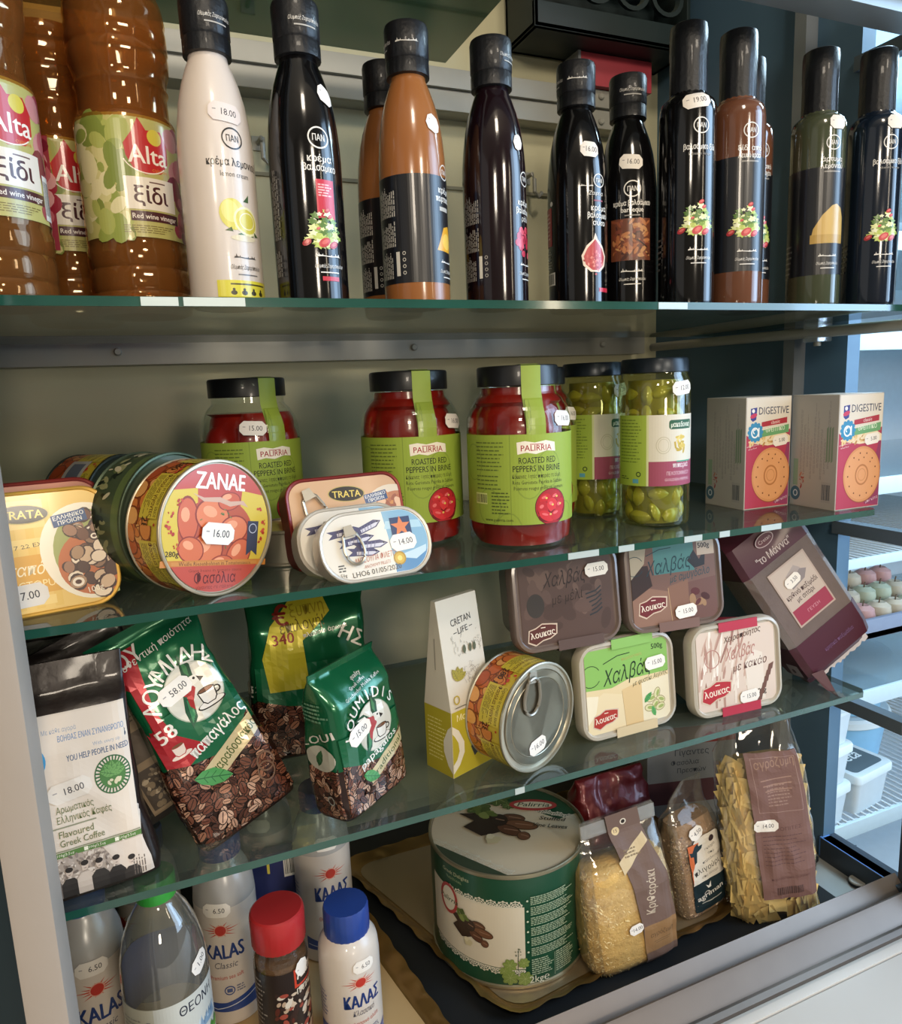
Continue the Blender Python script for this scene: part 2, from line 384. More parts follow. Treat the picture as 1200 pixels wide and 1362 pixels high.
t = thing('vent_slot', 'black slotted vent with pale rim beside the flat pasta bag', 'vent', (.668, .545, ZF))
MB().box(-.012, .022, -.03, .03, 0, .0012).build('slot', mat('slot black', '0d0f10', .7), t)
MB().box(-.012, .020, -.028, -.018, .0012, .002).box(-.012, .020, .018, .028, .0012, .002).build('rim', mat('pale knob'), t)
t = thing('rail_stop', 'small white plastic stop at the right end of the sliding rail', 'stop', (.7385, .478, -.586))
MB().box(-.004, .004, -.004, .004, 0, .014).build('stop_body', mat('white plastic', 'd9dcdc', .4), t, bevel=.001)
MB().lathe([(.0045, .014), (.0045, .018), (.0001, .019)], 16).build('stop_cap', mat('black rubber'), t)

# ------------------------------------------------------------------ bottles
DG = mat('dark bottle glass', '0b0a0b', .12, 0, .35, .6, var=.2)
CAPM = mat('black shrink sleeve', '16171a', .42, 0, .1, .5, bump=.25, bscale=260)
CREAM = [(.0235, 0), (.0255, .0015), (.026, .004), (.026, .100), (.0257, .110), (.0245, .124), (.0225, .138), (.0195, .150), (.0160, .160), (.0135, .166), (.0130, .172)]
CAP1 = [(.0150, .1685), (.0163, .1690), (.0163, .1790), (.0157, .1800), (.0165, .1812), (.0167, .2020), (.0160, .2044), (.0145, .2050), (.0001, .2046)]
SK = [(-8, 0), (-7.6, 1), (-6.8, 1), (-6.5, 2.6), (-6, 1.1), (-4.5, .9), (-4.2, 1.8), (-3.9, .8), (-1, .5), (1, .6), (1.4, 1.3), (1.8, .5), (4, .7), (4.3, 2), (4.8, .8), (6, 1), (6.6, 1.9), (7, .4), (8, 0), (5, .1), (1, -.2), (-4, .2)]
def skyline(p, x, y, w, col): p.poly([(x+a*w/16, y+b*w/16) for a, b in SK], col)
def pan(p, x, y, r, col):
    p.ring(x, y, r, r*.92, r*.13, col); p.text('ΠΑΝ', x, y-r*.27, r*.55, col, bold=.02, fit=r*1.15)
def salad(p, x, y, s, seed=4, tall=1.6):
    R = random.Random(seed)
    for i in range(130):
        a = R.uniform(.1, PI-.1); d = s*R.uniform(.05, .95)*(1 if R.random() < .8 else .7)
        px, py = x+d*math.cos(a)*(1-.15*math.sin(a)), y+d*math.sin(a)*tall; q = s*R.uniform(.12, .28); ang = R.uniform(0, PI)
        c = R.choice(['b9c85e', '7f9f3e', 'dfe6a4', '9ab84a', 'c9d77a', '567a32', 'e9ecc6'])
        pts = [(px+q*(1 if k % 2 else .55)*math.cos(ang+2*PI*k/10), py+q*.7*(1 if k % 2 else .55)*math.sin(ang+2*PI*k/10)) for k in range(10)]
        p.add(pts+[(px, py)], [(k, (k+1) % 10, 10) for k in range(10)], c)
    for dx, dy, r, c in ((-.85, .2, .22, 'a8262e'), (-.05, .2, .3, 'c23a40'), (.4, .12, .24, 'b32c34'), (.15, 1.6, .16, 'bb2f33'), (.3, 1.35, .13, 'c5464a'), (-.3, .8, .1, 'c5464a')):
        p.ell(x+dx*s, y+dy*s, r*s, r*s*.62, c, .5); p.ell(x+dx*s+.02*s, y+dy*s+.03*s, r*s*.6, r*s*.3, 'd96a66', .5)
def brandfoot(p, x, y, w, col):
    skyline(p, x, y+.0105, w*.95, col); p.text('Ολυμπιάς Ζαφειρόπουλου', x, y+.003, .0026, col, shear=.25, fit=w*1.1)
    p.rect(x-w*.35, y-.0006, w*.7, .0008, col)
def backpanel(p, x, y, w, h, col='c9c5bc'):
    """white vertical fine print on the back of a bottle"""
    p.micro(x-w/2, y+h*.66, w*.8, h*.32, 11, col, .45, 3, True); p.micro(x-w*.42, y+h*.34, w*.7, h*.27, 10, col, .45, 5, True)
    p.micro(x-w*.48, y, w*.62, h*.3, 9, col, .45, 8, True); p.rect(x+w*.24, y+h*.02, w*.12, h*.26, 'd9d5cc')
    for i in range(4): p.ring(x+w*.5, y+h*(.05+.07*i), .0014, .0014, .0005, col, 10)
def capprint(t, sky=True, z0=.187, r=.0167, top=0, u0=0):
    p = PR(cylS(r, r))
    if sky: skyline(p, u0, z0, .018, 'e4e0d8')
    p.text('Ολυμπιάς Ζαφειρόπουλου', u0-(0 if not sky else .026), z0, .0027, 'e4e0d8', shear=.2, fit=.024)
    p.rect(u0-(0 if not sky else .026)-.008, z0-.0035, .016, .0009, 'b9b6b0')
    p.build('cap_print', t, PAPER, du=.002)
def cream_bottle(label, x, y, turn, body, draw, group=None, name='balsamic_bottle', cap_sky=False, liq=.150, capu=0, clipped=None):
    t = thing(name, label, 'bottle', (x, y, Z1), face_cam(x, y)+turn, group)
    MB().lathe(CREAM, 72).build('bottle_glass', body, t)
    if name != 'lemon_cream_bottle': MB().lathe([(.0134, .1655), (.0132, .1683), (.012, .1683)], 48).build('clear_neck', mat('neck amber glass', '5a4630', .08, 0, .8), t)
    MB().lathe(CAP1, 64, wob=lambda a, z: .00018*math.sin(23*a)*(z < .199)).build('cap', CAPM, t, label='black shrink-wrapped cap')
    capprint([o for o in t.children if o.name.startswith('cap')][0], cap_sky, .189, .0169, u0=capu)
    S = cylS(CREAM, .026); p = PR(S, 1.8e-4); draw(p); p.build('printed_label', t, GLOSSY, du=.0017, dv=.006, clip=clipped)
    return t, S
def d_white(p):
    pan(p, 0, .1105, .0078, '25211f'); p.text('κρέμα λεμονιού', .001, .0925, .0052, '2b2624', bold=.025, fit=.040)
    p.text('lemon cream', 0, .0855, .0036, '5a5552', fit=.021)
    p.poly([(-.002, .048), (.004, .0465), (.012, .0475), (.006, .051)], '4d6b32'); p.ell(-.004, .061, .0095, .0105, 'd9cf63', .3); p.ell(-.006, .063, .006, .0075, 'e6df86', .3)
    p.ell(.006, .057, .0105, .0095, 'efe9b8', -.5); p.ell(.006, .057, .0090, .008, 'd6ca52', -.5); p.ring(.0065, .0572, .0065, .0058, .0007, 'f2ecc0')
    p.poly([(.004, .0700), (.009, .075), (.0085, .0698)], '3f5a2c'); p.poly([(-.0105, .050), (-.006, .0525), (-.005, .0495)], '3f5a2c'); p.poly([(.012, .051), (.017, .048), (.013, .0475)], '3f5a2c')
    p.ell(.003, .0455, .010, .0022, 'ddd2b4'); skyline(p, .003, .032, .018, '39332f')
    p.text('Ολυμπιάς Ζαφειρόπουλου', .003, .0245, .0030, '3b3531', shear=.25, fit=.024); p.rect(-.004, .0205, .016, .0008, '6b6560')
    p.rect(-.019, .0035, .046, .0135, 'd8cc3c'); p.rect(-.010, .0138, .030, .0011, '4c4420')
    for i in range(4): p.ell(-.008+i*.0075, .0085, .0022, .0016, '3a3418'); p.ell(-.008+i*.0075, .0107, .0010, .0010, '3a3418')
WHITEB = mat('milky white bottle', 'dccfc3', .3, 0, .3, .5, var=.03)
t, S = cream_bottle('milky white lemon cream squeeze bottle with black cap on the top shelf', .0655, .5667, 27, WHITEB, d_white, name='lemon_cream_bottle', liq=.165)
sticker(t, cylS(CREAM, .026), -.003, .127, '18.00', -4, dv=.004, du=.002, col='e6d9d2')
def d_black(p):
    pan(p, 0, .1115, .0080, 'e6e2da'); p.text('κρέμα', 0, .0955, .0048, 'e6e2da', bold=.03); p.text('βαλσάμικο', 0, .0895, .0048, 'e6e2da', bold=.03, fit=.025)
    p.rect(-.0045, .058, .014, .026, 'c4203a'); p.micro(-.003, .072, .011, .009, 5, 'eeb9b8', .5, 4); salad(p, 0, .0385, .0155, 4, 1.7)
    brandfoot(p, .002, .0215, .020, 'e6e2da'); p.rect(-.004, .0155, .013, .003, 'c4203a')
    p.micro(-.040, .045, .008, .05, 4, '8d8983', .35, 4, True); p.micro(-.041, .02, .008, .02, 4, '8d8983', .35, 9, True)
t, S = cream_bottle('near-black balsamic cream bottle with salad print', .1257, .5528, 24, DG, d_black)
t['label'] = 'near-black balsamic cream bottle with salad print, just right of the white lemon bottle'
sticker(t, S, .012, .142, '', -20, w=.016, dv=.004, du=.002)
AMB = mat('orange cream sauce', '9a6236', .2, 0, .4, .55, var=.06)
def d_orange(p):
    p.rrect(-.074, .017, .092, .078, .004, '16161a'); pan(p, 0, .0985, .0062, 'e6e2da')
    p.text('κρέμα', 0, .083, .0045, 'e6e2da', bold=.03); p.text('πορτοκάλι', 0, .0768, .0045, 'e6e2da', bold=.03, fit=.023); p.rect(-.008, .070, .012, .003, 'b9b5ac')
    p.poly([(-.012, .041), (-.004, .058), (.004, .060), (.010, .050), (.006, .040)], 'e3a52a'); p.ell(0, .048, .006, .006, 'f0c65a')
    backpanel(p, -.052, .021, .026, .068); brandfoot(p, 0, .0215, .018, 'e6e2da')
t, S = cream_bottle('orange-brown sauce bottle with a black label and its fine print turned forward', .2104, .5580, 66, AMB, d_orange, cap_sky=True, capu=-.019)
sticker(t, S, -.009, .132, '', -25, w=.014, dv=.004, du=.002)
t, S = cream_bottle('orange-brown sauce bottle half hidden directly behind the other orange-brown one', .2125, .6250, 66, AMB, d_orange)
REDD = mat('dark ruby sauce', '170a10', .12, 0, .35, .6, var=.2)
def d_red(p):
    pan(p, 0, .0985, .0062, 'e6e2da'); p.text('κρέμα', -.001, .078, .0045, 'e6e2da', bold=.03); p.text('βαλσάμικο', 0, .0718, .0045, 'e6e2da', bold=.03, fit=.023); p.text('ρόδι', 0, .066, .004, 'e6e2da')
    p.blobs(26, ['b81f3c', '9c1830', 'd14a5c'], lambda R: (R.uniform(-.011, .006), R.uniform(.040, .060)), .0022, .0030, .9, 5); brandfoot(p, 0, .0215, .018, 'e6e2da')
    backpanel(p, -.050, .021, .024, .066, 'a9a5a0')
t, S = cream_bottle('dark ruby sauce bottle with pomegranate seeds, alone between the orange-brown and the fig bottles', .2817, .5591, 66, REDD, d_red)
sticker(t, S, -.0065, .125, '', -25, w=.010, dv=.004, du=.002)
def fig(p, x, y, s):
    p.poly([(x+s*a, y+s*b) for a, b in ((0, 1.35), (-.12, 1.0), (-.55, .65), (-.85, .1), (-.75, -.45), (-.3, -.8), (.3, -.8), (.75, -.45), (.85, .1), (.55, .65), (.18, 1.0))], 'e9d6c2')
    p.poly([(x+s*a, y+s*b) for a, b in ((0, 1.0), (-.5, .5), (-.72, .05), (-.6, -.4), (-.2, -.7), (.25, -.7), (.6, -.4), (.72, .05), (.5, .5))], 'b93a3c')
    p.blobs(60, ['d9706a', 'e08c80', 'a02a30', 'c4504e'], lambda R: (x+R.gauss(0, .28)*s, y-.1*s+R.gauss(0, .26)*s), s*.05, s*.1, .7, 6)
def d_fig(p):
    pan(p, 0, .1060, .0062, 'e6e2da'); skyline(p, -.012, .101, .012, 'e6e2da'); p.text('Ζαφειρ.', -.003, .0940, .0032, 'e6e2da', shear=.2); p.rect(-.006, .089, .010, .0012, '8c2030')
    p.text('κρέμα', 0, .0815, .0046, 'e6e2da', bold=.03); p.text('βαλσάμικο', -.001, .0755, .0046, 'e6e2da', bold=.03, fit=.022); p.text('σύκο', 0, .0695, .0046, 'e6e2da', bold=.03)
    fig(p, -.005, .043, .0150); p.rect(-.001, .0145, .013, .0035, 'c4203a')
    p.rrect(-.060, .056, .013, .032, .001, 'b01d30'); p.micro(-.058, .06, .009, .024, 7, 'e0a0a0', .4); p.ell(-.047, .091, .002, .002, 'e6e2da'); p.bars(-.056, .0225, .013, .011)
    p.micro(-.058, .036, .011, .016, 7, '99958e', .4, 4)
t, S = cream_bottle('dark bottle printed with a halved red fig, price sticker on its shoulder', .3712, .5753, 46, DG, d_fig, cap_sky=True, capu=-.012)
sticker(t, S, -.0085, .1310, '16.00', -4, w=.018, dv=.004, du=.002)
def d_bbq(p):
    pan(p, 0, .1050, .0078, 'e6e2da'); p.text('κρέμα βαλσάμικο', 0, .0910, .0045, 'e6e2da', bold=.03, fit=.034); p.text('barbeque', 0, .0853, .0045, 'e6e2da', bold=.03, fit=.020); p.rect(-.007, .0820, .014, .001, '8f8b85')
    p.rect(-.0195, .044, .037, .036, '6b3a26'); p.blobs(90, ['8a4a30', 'a8643c', '4a2418', 'c08a58', '7a3c2a', 'b8774a'], lambda R: (R.uniform(-.017, .015), R.uniform(.046, .078)), .0015, .005, .4, 7)
    p.line(.004, .062, .014, .055, .0012, '2a1510'); brandfoot(p, 0, .0235, .022, 'e6e2da')
t, S = cream_bottle('dark barbeque balsamic bottle with grilled meat picture, tilted sticker above its emblem', .4310, .5830, 9, DG, d_bbq, capu=.002)
sticker(t, S, -.001, .128, '16.00', -5, w=.022, dv=.004, du=.002)
TALL = [(.0215, 0), (.0235, .0015), (.0243, .004), (.0243, .162), (.0238, .168), (.0222, .1725), (.019, .1755), (.0162, .1775), (.0152, .181), (.0150, .19)]
CAP2 = [(.0152, .176), (.0158, .178), (.0156, .208), (.0160, .2100), (.0160, .229), (.0154, .2338), (.0135, .235), (.0001, .2347)]
def d_tall(two, art):
    def d(p):
        pan(p, 0, .148, .0072, 'dfdcd6')
        if two: p.text(two[0], 0, .1315, .0044, 'dfdcd6', bold=.03); p.text(two[1], 0, .1255, .0044, 'dfdcd6', bold=.03, fit=.022); p.rect(-.008, .122, .016, .0012, '8f8b85')
        else: p.text('βαλσάμικο ξίδι', 0, .1290, .0046, 'dfdcd6', bold=.03, fit=.030); p.text('balsamic vinegar', 0, .1245, .0024, '9a968f')
        if art == 'salad': salad(p, -.002, .060, .0165)
        else:
            p.poly([(-.018, .060), (-.0155, .072), (-.008, .084), (.001, .0925), (.006, .094), (.0115, .0905), (.015, .083), (.016, .070), (.016, .060)], 'c9a75e'); p.rect(-.018, .0585, .034, .008, 'b8964e')
        brandfoot(p, -.001, .036, .020, 'dfdcd6')
        p.micro(-.052, .075, .010, .05, 5, '7a7874', .35, 4, True); p.micro(-.050, .03, .016, .03, 6, '7a7874', .35, 9)
    return d
def tall_bottle(label, x, y, turn, body, d, lab=None, st=None):
    t = thing('vinegar_bottle', label, 'bottle', (x, y, Z1), face_cam(x, y)+turn)
    MB().lathe(TALL, 64).build('bottle_glass', body, t); MB().lathe(CAP2, 64, wob=lambda a, z: .00015*math.sin(19*a)*(z < .229)).build('cap', CAPM, t, label='black foil capsule')
    S = cylS(TALL, .0243); p = PR(S, 1.8e-4)
    if lab: p.rrect(-.060, .030, .090, .097, .002, '15171c')
    d(p); p.build('printed_label', t, GLOSSY, du=.0017, dv=.006)
    if st: sticker(t, S, *st, dv=.004, du=.002)
    return t
tall_bottle('tall black balsamic vinegar bottle with salad print, crooked sticker on its shoulder', .4650, .5431, 28, DG, d_tall(None, 'salad'), None, (-.004, .168, '19.00', 8))
BALS = mat('amber vinegar glass', '6a4330', .12, 0, .5, .6, var=.15)
tall_bottle('tall amber vinegar bottle with black label and salad print, no sticker', .5180, .5400, 30, BALS, d_tall(('ξίδι από', 'Λευκό κρασί'), 'salad'), 1)
tall_bottle('tall vinegar bottle mostly hidden behind the amber one, only its right edge showing', .5690, .5800, 40, BALS, d_tall(('ξίδι από', 'κρασί μοσχάτο'), 'salad'), 1)
tall_bottle('tall olive-green lemon dressing bottle with a yellow lemon print', .6222, .5433, 34, mat('olive dressing glass', '454b38', .12, 0, .5, .6, var=.12), d_tall(('άρτυμα', 'λεμονιού'), 'lemon'), 1, (.004, .166, '', 0, .017))
tall_bottle('tall dark balsamic vinegar bottle at the right end of the top shelf', .6780, .5261, 34, mat('dark blue bottle glass', '101a28', .14, 0, .5, .6), d_tall(None, 'salad'), None, (.004, .166, '', 0, .017))
# ribbed plastic bottles of wine vinegar
VP = [(.030, 0), (.0345, .002), (.036, .006), (.036, .014), (.0350, .016), (.036, .018), (.036, .030), (.0348, .033), (.036, .036), (.036, .046), (.0350, .049), (.0352, .052), (.0352, .136), (.034, .139), (.0315, .142), (.0310, .158), (.0325, .161), (.0312, .164), (.0325, .170), (.0345, .176), (.0350, .184), (.0340, .187), (.0352, .190), (.0350, .200), (.0338, .204), (.0345, .208), (.033, .218), (.029, .228), (.024, .238), (.018, .248), (.014, .255), (.0135, .262)]
PET = clear('amber pet', 'e8c893', .9, .01, .05, .12, 'b98a50', 'ffe9cc')
VIN = clear('amber vinegar', 'dcb57c', .3, .0, .1, .30, 'b07a3a')
def d_alta(p):
    p.rect(-.055, .053, .110, .083, 'b7b06a'); R = random.Random(3)
    p.blobs(60, ['8f9a48', 'a7ac5a', 'c9c184', 'd8cf9e', '7d8a3e'], lambda R: (R.uniform(-.052, -.016), R.uniform(.056, .132)), .006, .012, .6, 3, 12)
    p.blobs(40, ['9c3a4c', 'b85a68', '7a2438', 'cc8a8a'], lambda R: (R.uniform(.020, .050), R.uniform(.056, .13)), .004, .009, .9, 4, 12)
    p.poly([(-.014, .108), (-.015, .116), (-.009, .124), (-.004, .134), (.001, .126), (.012, .127), (.017, .118), (.0165, .106), (.010, .098), (-.002, .096), (-.010, .100)], 'bd2a2e')
    p.ell(.007, .122, .0055, .0055, 'd3c24a'); p.text('Alta', .0015, .1035, .0125, 'f3e9dc', bold=.02, fit=.028); p.text('cuisine', .009, .0985, .0032, 'd9843a', fit=.012); p.ring(0, .110, .017, .0135, .0008, 'f0e3d2', 24, 200, 320)
    p.rect(-.017, .072, .037, .022, 'e8dfd0'); p.text('ξίδι', .001, .0765, .0115, '4a2224', bold=.035, fit=.024); p.rect(.000, .0905, .012, .0009, '6b4a46')
    p.rect(-.0145, .0640, .036, .0068, '4a2226'); p.text('Red wine vinegar', .003, .0657, .0036, 'eee4d8', bold=.02, fit=.033)
    p.micro(-.020, .0550, .038, .006, 4, '7a6a3a', .35, 6)
def d_alta2(p):
    d_alta(p); p.rect(-.055, .053, .040, .083, 'a23a4a'); p.blobs(70, ['9c2438', 'c86a74', '7a1830', 'dca0a0'], lambda R: (R.uniform(-.052, -.018), R.uniform(.056, .132)), .004, .008, 1, 4, 12); p.bars(.022, .056, .010, .028)
def pet_bottle(label, x, y, turn, d, du=.0022):
    t = thing('plastic_vinegar_bottle', label, 'bottle', (x, y, Z1), face_cam(x, y)+turn)
    MB().lathe(VP, 72, wob=lambda a, z: -.0006*abs(math.sin(7*a)) if (.004 < z < .045) or (.165 < z < .205) else 0).build('bottle_shell', PET, t)
    MB().lathe([(max(.001, r-.0012), z+.001 if z < .01 else z) for r, z in VP if z < .225]+[(.0001, .2251)], 48).build('vinegar', VIN, t)
    MB().lathe([(.0155, .256), (.0155, .27), (.014, .272), (.0001, .272)], 40).build('cap', mat('red screw cap', '9c2a26', .4), t)
    p = PR(cylS(VP, .0352), 2.5e-4); d(p); p.build('printed_label', t, GLOSSY, du=du, dv=.006); return t
pet_bottle('ribbed amber plastic vinegar bottle nearest the white lemon bottle, green grape label', .0085, .6230, 20, d_alta)
pet_bottle('ribbed amber plastic vinegar bottle in the middle of three, set back behind the others', -.0420, .6850, 14, d_alta2)
pet_bottle('ribbed amber plastic vinegar bottle cut by the left edge, dark red grape label', -.0800, .5750, 28, d_alta2)

# ------------------------------------------------------------------ middle shelf: jars
JAR = [(.040, 0), (.0440, .002), (.0455, .006), (.0455, .104), (.0450, .111), (.0425, .119), (.0380, .1265), (.0345, .130), (.0330, .132), (.0330, .139)]
LID = [(.0345, .1375), (.0352, .1380), (.0352, .1525), (.0345, .1540), (.0330, .1545), (.0325, .1538), (.0001, .1536)]
RLIQ = [(.038, .003), (.0432, .006), (.0442, .02), (.0442, .102), (.0415, .117), (.0368, .1265), (.0330, .130), (.0318, .137)]
REDP = mat('roasted pepper flesh', '86180f', .3, 0, .4, .5, var=.35, scale=35, bump=.3, bscale=70)
PEPS = mat('red pepper skin', 'a8211a', .22, 0, .5, .5, var=.3, scale=30)
BLK = mat('black lid enamel', '17181a', .35, 0, .15, .5)
def peppers_pic(p, x, y, r):
    p.ell(x, y, r*1.04, r*1.04, '4a1418', 0, 32); p.ell(x, y, r, r, 'a8222a', 0, 32)
    R = random.Random(5)
    for a, b, u, v, c in ((-.4, .45, .38, .3, 'c2282e'), (.3, .5, .4, .32, 'b3242a'), (-.55, -.05, .34, .4, 'b8262e'), (.05, .08, .36, .42, 'd0343a'), (.6, .0, .32, .42, 'bb262e'), (-.35, -.5, .5, .26, 'cc3038'), (.35, -.45, .46, .3, 'c22a32')):
        p.ell(x+(a+.03)*r, y+(b-.04)*r, u*r*1.06, v*r*1.08, '6a1016', R.uniform(-.5, .5)); p.ell(x+a*r, y+b*r, u*r, v*r, c, R.uniform(-.5, .5)); p.ell(x+(a-.1)*r, y+(b+.1)*r, u*r*.4, v*r*.25, 'e0686a', R.uniform(-.5, .5))
    for a, b in ((.05, .1), (-.35, .5), (.62, .1), (.35, .55), (-.1, -.42)): p.ell(x+a*r, y+b*r, r*.07, r*.06, 'd8c060')
def d_pepper(p):
    G = '93a83e'; p.rect(-.1405, .0225, .281, .0755, G)
    for i in range(8): p.ring(-.075+i*.018, .045+.03*math.sin(i*1.7), .012, .016, .0012, '84993a', 16)
    p.rect(-.0190, .0225, .0006, .0755, '7d9138')
    p.poly([(-.013, .0915), (-.006, .0925), (.002, .091), (.012, .0925), (.021, .0905), (.0215, .083), (.013, .084), (.003, .0815), (-.005, .083), (-.0125, .0815)], 'ece4d2')
    p.text('PALIRRIA', .004, .0843, .0050, 'a02a34', bold=.02, fit=.027); p.rect(-.002, .0893, .012, .0007, 'b86a6a')
    p.text('ROASTED RED', .005, .0740, .0052, '1e2212', bold=.01, fit=.033); p.text('PEPPERS IN BRINE', .005, .0672, .0052, '1e2212', bold=.01, fit=.043)
    p.text('Κόκκινες ψητές πιπεριές σε άλμη', .005, .0617, .0034, '2c3018', fit=.044); p.text('Rote Geröstete Paprika in Salzlake', .006, .0567, .0034, '2c3018', fit=.046); p.text('Poivrons rouges grillés en saumure', .007, .0517, .0034, '2c3018', fit=.046)
    peppers_pic(p, .017, .0365, .0152)
    p.micro(-.052, .066, .028, .026, 8, '5c6c2c', .3, 2); p.micro(-.052, .050, .028, .014, 4, '5c6c2c', .3, 7); p.bars(-.054, .0395, .0135, .0095, bg='c8d07c'); p.micro(-.036, .030, .018, .020, 7, '4c5a26', .35, 9); p.text('www.palirria.com', -.030, .0255, .0026, '30381c')
def seal(t, S, u):
    p = PR(S, 2.2e-4); p.rect(u-.0085, .0975, .017, .0325, '8ea23c')
    for k in range(4): p.path([(u-.006+.002*math.sin(k*2+j), .099+j*.007+k*.002) for j in range(4)], .0007, '7a8f34')
    p.build('paper_seal', t, GLOSSY, du=.003, dv=.003, label='green paper seal strip running over the lid')
    # the strip goes up the lid side and over its top
    a = u/.0455; b = MB(); w = .0085/.0352; r = .0355; L = []
    for q in (-w, -w/2, 0, w/2, w):
        L.append([(.0458*math.sin(a+q*.78), -.0458*math.cos(a+q*.78), .105), (.0365*math.sin(a+q), -.0365*math.cos(a+q), .1300), (r*math.sin(a+q), -r*math.cos(a+q), .1372), (r*math.sin(a+q), -r*math.cos(a+q), .1536), (.031*math.sin(a+q), -.031*math.cos(a+q), .1551), (.016*math.sin(a+q*2), -.016*math.cos(a+q*2), .1550)])
    for l in L: b.v += l
    for i in range(4):
        for j in range(5): b.face((i*6+j, i*6+j+1, (i+1)*6+j+1, (i+1)*6+j))
    b.build('paper_seal', mat('green seal paper', '8ea23c', .5, var=.1), t)
def pepper_jar(label, x, y, turn, price, su=.013, gap=False):
    t = thing('pepper_jar', label, 'jar', (x, y, Z2), face_cam(x, y)+turn)
    R = random.Random(int(x*1000)); lobes = [(R.uniform(0, 6.28), R.uniform(.01, .12), R.uniform(.25, .5), R.uniform(.012, .03)) for _ in range(26)]
    def wob(a, z):
        s = 0
        for la, lz, lw, lh in lobes:
            d = (a-la+PI) % (2*PI)-PI; s = max(s, 1-(d/lw)**2-((z-lz)/lh)**2)
        return -.0062*(1-min(1, max(0, s))**.5) if .005 < z < .122 else -.0006
    prof = []; rr = interp(RLIQ); top = .123 if gap else .1365
    for k in range(44): z = .003+k*(top-.003)/43; prof.append((rr(z), z))
    prof.append((.0001, top+.0005))
    MB().lathe(prof, 96, wob=wob).build('pepper_filling', REDP, t)
    MB().lathe(JAR, 72).build('jar_glass', CLEARG, t)
    MB().lathe(LID, 72).build('lid', BLK, t); S = cylS(JAR, .0455)
    p = PR(S, 2e-4); d_pepper(p); p.build('printed_label', t, PAPER, du=.003, dv=None, clip=(-.1405, .0225, .1405, .098)); seal(t, S, su-.004)
    sticker(t, S, -.014 if gap else (.034 if x < .25 else .0335), .1100 if gap else .1095, price, -4, h0=.0009, dv=.003, w=.0235, h=.0125)
    return t
pepper_jar('jar of roasted red peppers at the back, half hidden by the big orange tin', .0905, .705, 21, '15.00', .012, True)
pepper_jar('jar of roasted red peppers behind the small sardine tins, in the middle of the shelf', .2235, .628, 14, '16.00', .008)
pepper_jar('foremost jar of roasted red peppers, its whole label and pepper picture in view', .3020, .566, 14, '16.00', .008)
pepper_jar('jar of roasted red peppers almost hidden behind the foremost one, right edge showing', .3560, .642, 20, '16.00', .012)
PJ = [(.028, 0), (.0322, .002), (.0335, .006), (.0335, .132), (.0325, .138), (.0305, .142), (.0300, .146)]
PLID = [(.0305, .1445), (.0312, .1450), (.0312, .1560), (.0300, .1578), (.0285, .1580), (.0282, .1572), (.0001, .1570)]
PICK = mat('pickled green pepper', 'b5b04c', .25, 0, .5, .5, var=.22, scale=40); BRINE = mat('cloudy brine', '8a8436', .3, 0, .3, .5, var=.15)
def pepper_blob():
    b = MB(); R = random.Random(9); n = 12; rings = []
    for k in range(9):
        v = k/8; r = .82*math.sin(PI*min(1, v*.9+.07))**.7*(1-.2*v)+.02; cx = .12*math.sin(v*3)
        rings.append([(cx+r*math.cos(2*PI*i/n)*(1+.08*math.cos(3*2*PI*i/n)), r*math.sin(2*PI*i/n)*(1+.08*math.cos(3*2*PI*i/n)), -1.0+2.0*v) for i in range(n)])
    return b.rings(rings)
